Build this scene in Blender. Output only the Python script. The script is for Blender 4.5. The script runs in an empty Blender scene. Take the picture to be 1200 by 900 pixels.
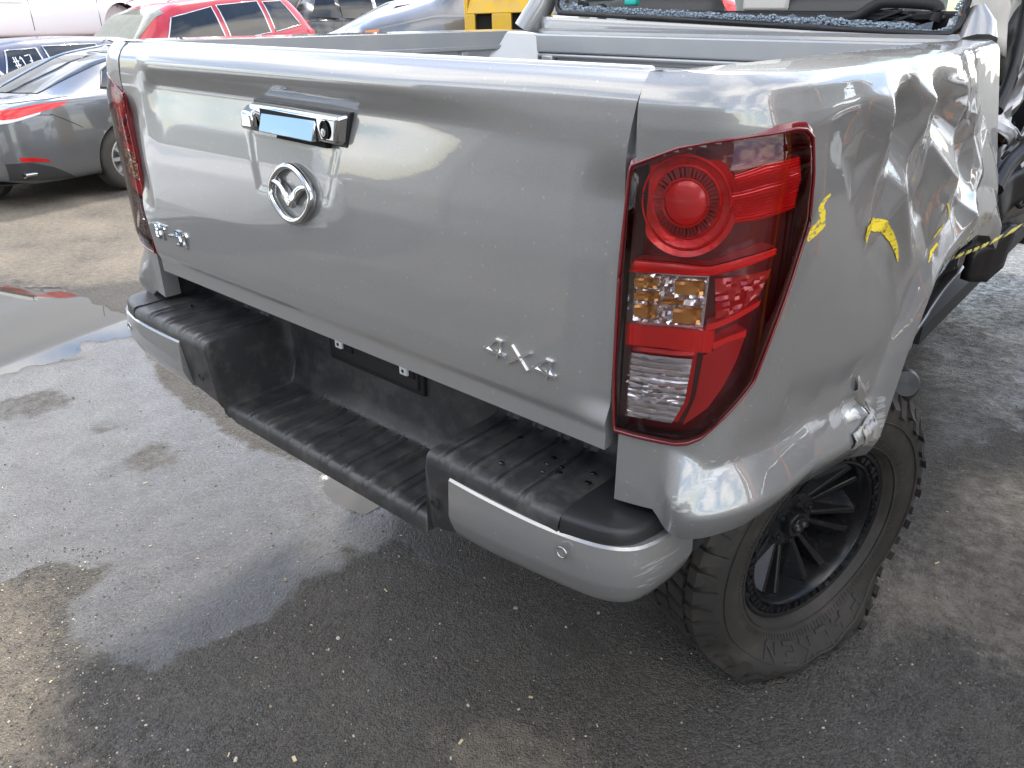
import bpy, bmesh, math, random
import numpy as np
from mathutils import Vector, Matrix, noise as mnoise
R = math.radians
random.seed(7)
rng = np.random.default_rng(7)
scene = bpy.context.scene
COL = scene.collection

# ---------------------------------------------------------------- truck frame
# The pickup has a flat right rear tyre and leans 1.7 degrees to its right.
# Truck frame: x right, y forward, z up, tailgate near y = 0.
LEAN = R(1.7)
_c, _s = math.cos(LEAN), math.sin(LEAN)
RT = np.array([[_c, 0, _s], [0, 1, 0], [-_s, 0, _c]])
PIV = np.array([.85, .7, 0.])
def to_world(p): return (np.asarray(p, float) - PIV) @ RT.T + PIV
def to_truck(p): return (np.asarray(p, float) - PIV) @ RT + PIV

# ---------------------------------------------------------------- camera
CAM = np.array([1.28, -.905, 1.535]); PITCH, YAW, FPX = .455, .712, 898.
_f = np.array([-math.sin(YAW)*math.cos(PITCH), math.cos(YAW)*math.cos(PITCH), -math.sin(PITCH)])
_r = np.array([math.cos(YAW), math.sin(YAW), 0]); _u = np.cross(_r, _f)
CM = np.array([_r, _u, _f])
cw = to_world(CAM); rw, uw, fw = RT @ _r, RT @ _u, RT @ _f
cam_d = bpy.data.cameras.new('camera'); cam_o = bpy.data.objects.new('camera', cam_d); COL.objects.link(cam_o)
m = Matrix.Identity(4)
for i in range(3):
    m[i][0], m[i][1], m[i][2], m[i][3] = rw[i], uw[i], -fw[i], cw[i]
cam_o.matrix_world = m
cam_d.sensor_fit = 'HORIZONTAL'; cam_d.sensor_width = 36; cam_d.lens = FPX / 1200 * 36
cam_d.clip_start = .02; cam_d.clip_end = 1000
scene.camera = cam_o

# ---------------------------------------------------------------- sky, sun, exposure
SUN_DIR = Vector((-.54, .84, 0)).normalized(); SUN_EL = R(50)
SUN_AZ = math.atan2(SUN_DIR.x, SUN_DIR.y)
world = bpy.data.worlds.new('World'); scene.world = world; world.use_nodes = True
nt = world.node_tree; N = nt.nodes; L = nt.links
bg = N['Background']; sky = N.new('ShaderNodeTexSky'); sky.sky_type = 'NISHITA'; sky.sun_disc = False
sky.sun_elevation = SUN_EL; sky.sun_rotation = SUN_AZ; sky.air_density = 1.0; sky.dust_density = .3; sky.ozone_density = 2.0
tc = N.new('ShaderNodeTexCoord')
sep = N.new('ShaderNodeSeparateXYZ'); L.new(tc.outputs['Generated'], sep.inputs[0])
mx = N.new('ShaderNodeMath'); mx.operation = 'MAXIMUM'; mx.inputs[1].default_value = .06; L.new(sep.outputs['Z'], mx.inputs[0])
add = N.new('ShaderNodeMath'); add.operation = 'ADD'; add.inputs[1].default_value = .12; L.new(mx.outputs[0], add.inputs[0])
dv = N.new('ShaderNodeVectorMath'); dv.operation = 'DIVIDE'
cmb = N.new('ShaderNodeCombineXYZ')
for k in range(3): L.new(add.outputs[0], cmb.inputs[k])
L.new(tc.outputs['Generated'], dv.inputs[0]); L.new(cmb.outputs[0], dv.inputs[1])
cn = N.new('ShaderNodeTexNoise'); cn.inputs['Scale'].default_value = 1.15; cn.inputs['Detail'].default_value = 7; cn.inputs['Roughness'].default_value = .56
off = N.new('ShaderNodeVectorMath'); off.operation = 'ADD'; off.inputs[1].default_value = (12.4, 6.8, 3.6); L.new(dv.outputs[0], off.inputs[0]); L.new(off.outputs[0], cn.inputs['Vector'])
cr = N.new('ShaderNodeValToRGB'); cr.color_ramp.elements[0].position = .42; cr.color_ramp.elements[1].position = .62
L.new(cn.outputs['Fac'], cr.inputs[0])
cmix = N.new('ShaderNodeMixRGB'); up = N.new('ShaderNodeMapRange'); up.inputs[1].default_value = 0.; up.inputs[2].default_value = .03; L.new(sep.outputs['Z'], up.inputs[0]); cm_ = N.new('ShaderNodeMath'); cm_.operation = 'MULTIPLY'; L.new(cr.outputs[0], cm_.inputs[0]); L.new(up.outputs[0], cm_.inputs[1]); L.new(cm_.outputs[0], cmix.inputs[0]); L.new(sky.outputs[0], cmix.inputs[1]); cmix.inputs[2].default_value = (10.6, 10.2, 9.6, 1)
L.new(cmix.outputs[0], bg.inputs['Color']); bg.inputs['Strength'].default_value = .11
sun_d = bpy.data.lights.new('sun', 'SUN'); sun_d.energy = 1.4; sun_d.angle = R(7); sun_d.color = (1, .95, .87)
sun_o = bpy.data.objects.new('sun', sun_d); COL.objects.link(sun_o)
toward = Vector((SUN_DIR.x*math.cos(SUN_EL), SUN_DIR.y*math.cos(SUN_EL), math.sin(SUN_EL)))
sun_o.rotation_euler = (-toward).to_track_quat('-Z', 'Y').to_euler(); sun_o.location = (0, 0, 20)
vs = scene.view_settings; vs.view_transform = 'Standard'; vs.look = 'None'; vs.gamma = 1; vs.use_curve_mapping = False
vs.exposure = 1.95
scene.cycles.max_bounces = 8; scene.cycles.transparent_max_bounces = 12

# ---------------------------------------------------------------- measuring helpers (points on real surfaces)
def ray(px, py):
    return np.array([(px-600)/FPX, (450-py)/FPX, 1]) @ CM
def on(px, py, ax, v):
    """point where a line of sight of the photograph meets the truck-frame plane ax = v"""
    d = ray(px, py); k = 'xyz'.index(ax); t = (v-CAM[k])/d[k]
    return CAM+t*d

# ---------------------------------------------------------------- materials
MAT = {}
def mat(name, base=(.5,.5,.5), metal=0., rough=.5, coat=0., coat_rough=.03, spec=.5, bump=0., bscale=200., dirt=0., dirt_col=(.2,.17,.13), dscale=6., trans=0., ior=1.45, flake=0., var=0.):
    if name in MAT: return MAT[name]
    m = bpy.data.materials.new(name); m.use_nodes = True; t = m.node_tree; n = t.nodes; l = t.links
    p = n['Principled BSDF']
    p.inputs['Base Color'].default_value = (*base, 1); p.inputs['Metallic'].default_value = metal; p.inputs['Roughness'].default_value = rough
    p.inputs['Coat Weight'].default_value = coat; p.inputs['Coat Roughness'].default_value = coat_rough
    p.inputs['Specular IOR Level'].default_value = spec; p.inputs['Transmission Weight'].default_value = trans; p.inputs['IOR'].default_value = ior
    co = n.new('ShaderNodeTexCoord')
    if bump:
        nz = n.new('ShaderNodeTexNoise'); nz.inputs['Scale'].default_value = bscale; nz.inputs['Detail'].default_value = 4
        l.new(co.outputs['Object'], nz.inputs['Vector'])
        b = n.new('ShaderNodeBump'); b.inputs['Strength'].default_value = bump; b.inputs['Distance'].default_value = .002
        l.new(nz.outputs['Fac'], b.inputs['Height']); l.new(b.outputs[0], p.inputs['Normal'])
    if flake:
        v = n.new('ShaderNodeTexVoronoi'); v.inputs['Scale'].default_value = 900; l.new(co.outputs['Object'], v.inputs['Vector'])
        mv = n.new('ShaderNodeMixRGB'); mv.blend_type = 'MULTIPLY'; mv.inputs[0].default_value = flake; mv.inputs[1].default_value = (*base, 1)
        l.new(v.outputs['Color'], mv.inputs[2]); cur = mv.outputs[0]
        l.new(cur, p.inputs['Base Color'])
    else: cur = None
    if var:
        nz2 = n.new('ShaderNodeTexNoise'); nz2.inputs['Scale'].default_value = 14; nz2.inputs['Detail'].default_value = 8; nz2.inputs['Roughness'].default_value = .7
        l.new(co.outputs['Object'], nz2.inputs['Vector'])
        mr = n.new('ShaderNodeMapRange'); mr.inputs[1].default_value = .3; mr.inputs[2].default_value = .7; mr.inputs[3].default_value = rough*(1-var); mr.inputs[4].default_value = min(1, rough*(1+var))
        l.new(nz2.outputs['Fac'], mr.inputs[0]); l.new(mr.outputs[0], p.inputs['Roughness'])
    if dirt:
        nz3 = n.new('ShaderNodeTexNoise'); nz3.inputs['Scale'].default_value = dscale; nz3.inputs['Detail'].default_value = 9; nz3.inputs['Roughness'].default_value = .72
        l.new(co.outputs['Object'], nz3.inputs['Vector'])
        rp = n.new('ShaderNodeMapRange'); rp.inputs[1].default_value = .46; rp.inputs[2].default_value = .78; rp.inputs[4].default_value = dirt
        l.new(nz3.outputs['Fac'], rp.inputs[0])
        md = n.new('ShaderNodeMixRGB'); l.new(rp.outputs[0], md.inputs[0]); md.inputs[2].default_value = (*dirt_col, 1)
        if cur: l.new(cur, md.inputs[1])
        else: md.inputs[1].default_value = (*base, 1)
        l.new(md.outputs[0], p.inputs['Base Color'])
        if metal:
            mm = n.new('ShaderNodeMath'); mm.operation = 'MULTIPLY_ADD'; mm.inputs[1].default_value = -metal; mm.inputs[2].default_value = metal
            l.new(rp.outputs[0], mm.inputs[0]); l.new(mm.outputs[0], p.inputs['Metallic'])
    MAT[name] = m; return m

def truck_paint():
    m = mat('silver_grey_paint', (.315, .313, .308), .55, .48, 1., .010, flake=.18, dirt=.10, dirt_col=(.30,.29,.27), dscale=3.2)
    t = m.node_tree; n = t.nodes; l = t.links; p = n['Principled BSDF']
    p.inputs['Coat IOR'].default_value = 1.8
    # scrapes: streaky wear driven by the 'scrape' attribute of the mesh
    at = n.new('ShaderNodeAttribute'); at.attribute_name = 'scrape'
    co = n.new('ShaderNodeTexCoord'); mp = n.new('ShaderNodeMapping'); mp.inputs['Scale'].default_value = (60, 7, 210); mp.inputs['Rotation'].default_value = (R(8), 0, 0)
    l.new(co.outputs['Object'], mp.inputs[0])
    nz = n.new('ShaderNodeTexNoise'); nz.inputs['Scale'].default_value = 1; nz.inputs['Detail'].default_value = 5; l.new(mp.outputs[0], nz.inputs['Vector'])
    ad = n.new('ShaderNodeMath'); ad.operation = 'ADD'; l.new(at.outputs['Fac'], ad.inputs[0]); l.new(nz.outputs['Fac'], ad.inputs[1])
    rp = n.new('ShaderNodeMapRange'); rp.inputs[1].default_value = 1.0; rp.inputs[2].default_value = 1.16; l.new(ad.outputs[0], rp.inputs[0])
    src = p.inputs['Base Color'].links[0].from_socket
    mxx = n.new('ShaderNodeMixRGB'); l.new(rp.outputs[0], mxx.inputs[0]); l.new(src, mxx.inputs[1]); mxx.inputs[2].default_value = (.50, .50, .49, 1); l.new(mxx.outputs[0], p.inputs['Base Color'])
    iv = n.new('ShaderNodeMath'); iv.operation = 'SUBTRACT'; iv.inputs[0].default_value = 1; l.new(rp.outputs[0], iv.inputs[1]); l.new(iv.outputs[0], p.inputs['Coat Weight'])
    # dried water marks and dust specks
    vs_ = n.new('ShaderNodeTexVoronoi'); vs_.inputs['Scale'].default_value = 75; l.new(co.outputs['Object'], vs_.inputs['Vector'])
    sp_ = n.new('ShaderNodeSeparateColor'); l.new(vs_.outputs['Color'], sp_.inputs[0])
    m1 = n.new('ShaderNodeMapRange'); m1.inputs[1].default_value = .80; m1.inputs[2].default_value = .84; l.new(sp_.outputs[0], m1.inputs[0])
    m2 = n.new('ShaderNodeMapRange'); m2.inputs[1].default_value = .10; m2.inputs[2].default_value = .22; m2.inputs[3].default_value = .45; m2.inputs[4].default_value = 0; l.new(vs_.outputs['Distance'], m2.inputs[0])
    m3 = n.new('ShaderNodeMath'); m3.operation = 'MULTIPLY'; l.new(m1.outputs[0], m3.inputs[0]); l.new(m2.outputs[0], m3.inputs[1])
    src2 = p.inputs['Base Color'].links[0].from_socket; mx3 = n.new('ShaderNodeMixRGB'); l.new(m3.outputs[0], mx3.inputs[0]); l.new(src2, mx3.inputs[1]); mx3.inputs[2].default_value = (.48,.46,.43,1); l.new(mx3.outputs[0], p.inputs['Base Color'])
    dn = n.new('ShaderNodeTexNoise'); dn.inputs['Scale'].default_value = 5; dn.inputs['Detail'].default_value = 8; dn.inputs['Roughness'].default_value = .7; l.new(co.outputs['Object'], dn.inputs['Vector'])
    dm = n.new('ShaderNodeMapRange'); dm.inputs[1].default_value = .45; dm.inputs[2].default_value = .75; dm.inputs[3].default_value = .008; dm.inputs[4].default_value = .025; l.new(dn.outputs['Fac'], dm.inputs[0]); l.new(dm.outputs[0], p.inputs['Coat Roughness'])
    # slight orange peel in the clear coat
    oz = n.new('ShaderNodeTexNoise'); oz.inputs['Scale'].default_value = 160; oz.inputs['Detail'].default_value = 1; l.new(co.outputs['Object'], oz.inputs['Vector'])
    ob = n.new('ShaderNodeBump'); ob.inputs['Strength'].default_value = .03; ob.inputs['Distance'].default_value = .0008; l.new(oz.outputs['Fac'], ob.inputs['Height']); l.new(ob.outputs[0], p.inputs['Coat Normal'])
    return m
PAINT = truck_paint()
BLACKP = mat('black_step_plastic', (.028,.028,.029), 0, .40, bump=.18, bscale=500, var=.35, dirt=.45, dirt_col=(.15,.142,.13), dscale=16)
BLACKS = mat('black_smooth_plastic', (.018,.018,.019), 0, .38, bump=.1, bscale=300, var=.2)
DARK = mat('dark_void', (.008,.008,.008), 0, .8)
CHROME = mat('chrome', (.55,.556,.554), 1, .04)
SILVER = mat('brushed_silver', (.6,.6,.6), 1, .28)
BEDP = mat('bed_paint', (.40,.41,.42), .6, .42, .35, .12, dirt=.5, dirt_col=(.42,.40,.37), dscale=7)
RUBBER = mat('tyre_rubber', (.030,.027,.024), 0, .62, bump=.25, bscale=160, dirt=.7, dirt_col=(.085,.07,.054), dscale=8)
RIMB = mat('black_alloy', (.011,.011,.012), 0, .24, bump=.05, bscale=60, var=.25, dirt=.3, dirt_col=(.05,.045,.04), dscale=14)
LRED = mat('lamp_red', (.70,.006,.008), .45, .22, .6, bump=.5, bscale=120)
LREDB = mat('lamp_red_bright', (.85,.012,.012), .1, .28, .6)
LMAR = mat('lamp_maroon', (.13,.003,.006), 0, .2, .8)
LCHR = mat('lamp_reflector', (.85,.85,.86), .85, .2)
LAMB = mat('lamp_amber', (.66,.32,.08), .55, .25, .5)
def crayon():
    m = mat('yellow_crayon', (.80,.60,.03), 0, .75); t = m.node_tree; n = t.nodes; l = t.links; p = n['Principled BSDF']
    co = n.new('ShaderNodeTexCoord'); mp = n.new('ShaderNodeMapping'); mp.inputs['Scale'].default_value = (60, 45, 190); mp.inputs['Rotation'].default_value = (R(35), 0, 0); l.new(co.outputs['Object'], mp.inputs[0])
    z = n.new('ShaderNodeTexNoise'); z.inputs['Scale'].default_value = 1.; z.inputs['Detail'].default_value = 6; z.inputs['Roughness'].default_value = .7; l.new(mp.outputs[0], z.inputs['Vector'])
    r = n.new('ShaderNodeMapRange'); r.inputs[1].default_value = .36; r.inputs[2].default_value = .47; l.new(z.outputs['Fac'], r.inputs[0]); l.new(r.outputs[0], p.inputs['Alpha'])
    return m
YEL = crayon()
RUST = mat('rust_orange', (.42,.17,.045), .1, .75, bump=.6, bscale=120)
METALR = mat('raw_metal', (.33,.33,.34), .85, .32, bump=.3, bscale=40, dirt=.4, dirt_col=(.16,.12,.09))
CREAM = mat('cream_trim', (.62,.59,.53), 0, .55, bump=.2, bscale=80, dirt=.2)
CRUMB = mat('shattered_glass', (.27,.33,.39), 0, .12, 0, bump=1., bscale=500, spec=.9)

def lens_mat(name, tint):
    if name in MAT: return MAT[name]
    m = bpy.data.materials.new(name); m.use_nodes = True; t = m.node_tree; n = t.nodes; l = t.links
    for x in list(n):
        if x.type != 'OUTPUT_MATERIAL': n.remove(x)
    out = [x for x in n if x.type == 'OUTPUT_MATERIAL'][0]
    tr = n.new('ShaderNodeBsdfTransparent'); tr.inputs[0].default_value = (*tint, 1)
    gl = n.new('ShaderNodeBsdfGlossy'); gl.inputs['Roughness'].default_value = .015
    fr = n.new('ShaderNodeFresnel'); fr.inputs[0].default_value = 1.5
    mxs = n.new('ShaderNodeMixShader'); l.new(fr.outputs[0], mxs.inputs[0]); l.new(tr.outputs[0], mxs.inputs[1]); l.new(gl.outputs[0], mxs.inputs[2]); l.new(mxs.outputs[0], out.inputs[0])
    MAT[name] = m; return m
LENS = lens_mat('clear_lens', (.95, .9, .9))
GLASS = lens_mat('window_glass', (.30, .34, .33))
GLASSD = mat('dark_window', (.012,.014,.015), 0, .04, spec=.8, dirt=.2, dirt_col=(.09,.085,.08))
WATER = mat('puddle_water', (.05,.046,.04), 0, .02, spec=.5, ior=1.33)

# ---------------------------------------------------------------- mesh helpers
class MB:
    def __init__(s): s.v = []; s.f = []; s.m = []; s.attr = None
    def add(s, verts, faces, mi=0):
        o = len(s.v); s.v.extend([tuple(map(float, p)) for p in verts]); s.f.extend([tuple(i+o for i in f) for f in faces]); s.m.extend([mi]*len(faces)); return o
    def grid(s, P, flip=False, mi=0, cu=False, cv=False):
        P = np.asarray(P); n, k = P.shape[:2]; F = []
        for i in range(n if cu else n-1):
            for j in range(k if cv else k-1):
                a, b, c, d = i*k+j, ((i+1) % n)*k+j, ((i+1) % n)*k+(j+1) % k, i*k+(j+1) % k
                F.append((a, d, c, b) if flip else (a, b, c, d))
        return s.add(P.reshape(-1, 3), F, mi)
    def box(s, c, size, mi=0, ax=None, taper=1.):
        c = np.asarray(c, float); h = np.asarray(size, float)/2
        A = np.eye(3) if ax is None else np.asarray(ax, float)
        V = []
        for sx, sy, sz in ((-1,-1,-1),(1,-1,-1),(1,1,-1),(-1,1,-1),(-1,-1,1),(1,-1,1),(1,1,1),(-1,1,1)):
            k = taper if sz > 0 else 1
            V.append(c+sx*h[0]*k*A[0]+sy*h[1]*k*A[1]+sz*h[2]*A[2])
        s.add(V, [(0,3,2,1),(4,5,6,7),(0,1,5,4),(1,2,6,5),(2,3,7,6),(3,0,4,7)], mi)
    def hexa(s, bottom, top, mi=0):
        n = len(bottom); V = list(bottom)+list(top)
        s.add(V, [tuple(range(n))[::-1], tuple(range(n, 2*n))]+[(i, (i+1) % n, n+(i+1) % n, n+i) for i in range(n)], mi)
    def tube(s, path, r, n=8, closed=False, mi=0, up=(0,0,1), flat=1.):
        P = np.asarray(path, float); k = len(P); rings = []
        rr = np.broadcast_to(np.asarray(r, float), (k,))
        for i in range(k):
            a = P[(i-1) % k] if closed or i > 0 else P[i]; b = P[(i+1) % k] if closed or i < k-1 else P[i]
            t = b-a; t = t/(np.linalg.norm(t)+1e-12); u = np.asarray(up, float); sd = np.cross(t, u)
            if np.linalg.norm(sd) < 1e-3: sd = np.cross(t, (1, 0, .1))
            sd /= np.linalg.norm(sd); uu = np.cross(sd, t)
            rings.append([P[i]+rr[i]*(math.cos(q)*sd+flat*math.sin(q)*uu) for q in np.linspace(0, 2*math.pi, n, endpoint=False)])
        o = s.grid(np.array(rings), cu=closed, cv=True, mi=mi, flip=True)
        if not closed:
            s.f.append(tuple(o+i for i in range(n))); s.m.append(mi); s.f.append(tuple(o+(k-1)*n+i for i in range(n))[::-1]); s.m.append(mi)
    def lathe(s, prof, n, o, ax, a, b, mi=0, flip=False):
        o, ax, a, b = (np.asarray(q, float) for q in (o, ax, a, b))
        G = [[o+h*ax+r*(math.cos(q)*a+math.sin(q)*b) for r, h in prof] for q in np.linspace(0, 2*math.pi, n, endpoint=False)]
        return s.grid(np.array(G), cu=True, mi=mi, flip=flip)
    def prism(s, poly, fn, h0, h1, mi=0):
        """poly: list of 2-D points, fn(u, v, h) -> 3-D"""
        s.hexa([fn(u, v, h0) for u, v in poly], [fn(u, v, h1) for u, v in poly], mi)
    def build(s, name, mats, parent=None, smooth=35, bevel=0., seg=2, label=None, world=False, kind=None):
        me = bpy.data.meshes.new(name)
        me.from_pydata(s.v, [], s.f)
        if not isinstance(mats, (list, tuple)): mats = [mats]
        for x in mats: me.materials.append(x)
        if len(mats) > 1: me.polygons.foreach_set('material_index', s.m)
        if s.attr is not None:
            for nm, vals in s.attr.items():
                a = me.attributes.new(nm, 'FLOAT', 'POINT'); a.data.foreach_set('value', np.asarray(vals, np.float32))
        me.validate(); me.update()
        if smooth:
            me.shade_smooth()
            if smooth < 180: me.set_sharp_from_angle(angle=R(smooth))
        o = bpy.data.objects.new(name, me); COL.objects.link(o)
        if parent is not None: o.parent = parent
        if bevel:
            b = o.modifiers.new('bevel', 'BEVEL'); b.width = bevel; b.segments = seg; b.limit_method = 'ANGLE'; b.angle_limit = R(35); b.harden_normals = False
        if label: o['label'] = label
        if kind: o['kind'] = kind
        return o
def thing(name, label, cat, loc=(0,0,0), rot=(0,0,0), group=None):
    o = bpy.data.objects.new(name, None); COL.objects.link(o); o.location = loc; o.rotation_euler = rot
    o.empty_display_size = .2; o['label'] = label; o['category'] = cat
    if group: o['group'] = group
    return o
def tag(o, label, cat, group=None):
    o['label'] = label; o['category'] = cat
    if group: o['group'] = group
    return o
def sstep(a, b, x):
    t = np.clip((np.asarray(x, float)-a)/(b-a), 0, 1); return t*t*(3-2*t)
def interp(x, pts):
    pts = np.asarray(pts, float); return np.interp(x, pts[:, 0], pts[:, 1])
def catmull(pts, n=8, closed=False):
    P = np.asarray(pts, float); k = len(P); out = []
    for i in range(k if closed else k-1):
        p0 = P[(i-1) % k] if closed or i else P[0]; p1 = P[i]; p2 = P[(i+1) % k]; p3 = P[(i+2) % k] if closed or i+2 < k else P[-1]
        for t in np.linspace(0, 1, n, endpoint=False):
            out.append(.5*((2*p1)+(-p0+p2)*t+(2*p0-5*p1+4*p2-p3)*t*t+(-p0+3*p1-3*p2+p3)*t**3))
    if not closed: out.append(P[-1])
    return np.array(out)
def resample(P, n):
    P = np.asarray(P, float); d = np.r_[0, np.cumsum(np.linalg.norm(np.diff(P, axis=0), axis=1))]
    q = np.linspace(0, d[-1], n); return np.stack([np.interp(q, d, P[:, k]) for k in range(P.shape[1])], 1)
def coons(bottom, right, top, left, nu, nv):
    """bottom/top run u (left to right), left/right run v (bottom to top)"""
    b, t = resample(bottom, nu), resample(top, nu); l, r = resample(left, nv), resample(right, nv)
    u = np.linspace(0, 1, nu)[:, None, None]; v = np.linspace(0, 1, nv)[None, :, None]
    return (1-v)*b[:, None]+v*t[:, None]+(1-u)*l[None]+u*r[None]-((1-u)*(1-v)*b[0]+u*(1-v)*b[-1]+(1-u)*v*t[0]+u*v*t[-1])
def seg_dist(px, py, poly):
    """distance of points to a polyline"""
    best = np.full(np.shape(px), 1e9)
    for a, b in zip(poly[:-1], poly[1:]):
        a, b = np.array(a, float), np.array(b, float); e = b-a; L2 = e@e+1e-12
        t = np.clip(((px-a[0])*e[0]+(py-a[1])*e[1])/L2, 0, 1)
        best = np.minimum(best, np.hypot(px-a[0]-t*e[0], py-a[1]-t*e[1]))
    return best
def inside(px, py, poly):
    r = np.zeros(np.shape(px), bool); n = len(poly)
    for i in range(n):
        x0, y0 = poly[i]; x1, y1 = poly[(i+1) % n]
        c = (y0 > py) != (y1 > py)
        r ^= c & (px < (x1-x0)*(py-y0)/(y1-y0+1e-15)+x0)
    return r
def sdf(px, py, poly):
    d = seg_dist(px, py, list(poly)+[poly[0]]); return np.where(inside(px, py, poly), -d, d)

# ================================================================ GROUND: one sheet of old asphalt to the horizon
def gpt(px, py):
    d = ray(px, py) @ RT.T; o = to_world(CAM); t = -o[2]/d[2]; return tuple((o+t*d)[:2])
def gpoly(pts): return [gpt(*p) for p in pts]
WET_MAIN = gpoly([(0,345),(80,350),(150,372),(150,395),(185,430),(190,455),(262,505),(400,560),(500,590),(640,640),(600,690),(560,690),(470,640),(420,640),(345,690),(255,738),(190,772),(130,775),(84,752),(82,712),(130,668),(62,660),(0,672),(-260,700),(-260,345)])
WET_DRY = [gpoly(q) for q in ([(150,540),(175,520),(222,520),(215,545),(170,560)], [(-20,470),(60,455),(95,470),(40,490),(-20,495)], [(270,500),(330,512),(320,525),(270,520)], [(100,500),(120,492),(140,500),(110,512)])]
PUDDLE = gpoly([(-180,336),(0,334),(58,334),(92,350),(148,372),(146,392),(92,400),(98,418),(40,428),(0,440),(-180,450)])
PUDDLE2 = gpoly([(372,568),(400,556),(450,585),(420,602),(395,592)])
WET_RIGHT = gpoly([(1060,395),(1105,330),(1240,250),(1300,420),(1230,500),(1120,530),(1078,545)])
DRY_BACK = gpoly([(-300,240),(0,215),(160,232),(260,330),(200,330),(95,338),(0,330),(-300,330)])
DRY_CORNER = gpoly([(-200,690),(0,668),(70,690),(60,750),(110,860),(160,960),(-200,960)])
DRY_R = gpoly([(1090,560),(1230,510),(1300,700),(1250,800),(1100,760),(1000,800),(1010,700)])
DRY_B = gpoly([(525,860),(590,835),(660,850),(700,880),(690,960),(500,960)])
OIL = gpoly([(640,735),(700,720),(720,760),(660,790),(610,780)])
def axis(lo, hi, step, far):
    a = list(np.arange(lo, hi+1e-6, step)); s_ = step
    while a[-1] < far: s_ *= 1.18; a.append(a[-1]+s_)
    s_ = step
    while a[0] > -far: s_ *= 1.18; a.insert(0, a[0]-s_)
    return np.array(a)
gx, gy = axis(-5.2, 1.9, .026, 400), axis(-1.1, 3.4, .026, 400)
GX, GY = np.meshgrid(gx, gy, indexing='ij')
nz1 = np.vectorize(lambda x, y: mnoise.fractal((x*2.1, y*2.1, 0), 1., 2., 4))
nz2 = np.vectorize(lambda x, y: mnoise.noise((x*9, y*9, 5))+.6*mnoise.noise((x*23, y*23, 7)))
near = (np.abs(GX) < 14) & (np.abs(GY) < 14)
n1 = np.where(near, nz1(GX, GY), 0); n2 = np.where(near, nz2(GX, GY), 0)
WX, WY = GX+.05*n2+.05*n1, GY+.05*n1-.04*n2
def soft(poly, w): return 1-sstep(-w, w, sdf(WX, WY, poly))
far_wet = .0
wet = np.maximum.reduce([.93*soft(WET_MAIN, .05), .52*soft(WET_RIGHT, .16)])
for q in WET_DRY: wet = wet*(1-.55*soft(q, .05))
wet = wet-.10*np.clip(n1, -1, 1)*(wet > .3)-.05*n2*(wet > .3)
damp = .36*soft(gpoly([(420,560),(800,700),(1080,520),(1300,560),(1300,1000),(-100,1000),(120,740),(250,740)]), .35)
wet = np.maximum(wet, damp+.10*n1)
wet = np.maximum(wet, .8*soft(OIL, .05))
pud = np.maximum(soft(PUDDLE, .07), soft(PUDDLE2, .03)); wet = np.maximum(wet, pud)
dust = np.maximum.reduce([.70*soft(DRY_BACK, .25), .62*soft(DRY_CORNER, .12), .60*soft(DRY_R, .2), .55*soft(DRY_B, .07), .52*(np.hypot(GX+3, GY-1) > 3.4)*(GX < -1)+.2*(GX >= -1)*(np.hypot(GX, GY) > 5)])
dust = np.clip(dust+.22*n1*(dust > .05)+.10*n1, 0, 1)
GZ = .006*n1+.0022*n2-.017*pud
GZ = np.where(near, GZ, 0)
tyre_pad = np.exp(-((GX-.86)**2+(GY-.75)**2)/.3**2); GZ = GZ*(1-tyre_pad)
mb = MB(); mb.grid(np.stack([GX, GY, GZ], -1)); mb.attr = {'wet': np.clip(wet, 0, 1).ravel(), 'dust': dust.ravel()}
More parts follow.
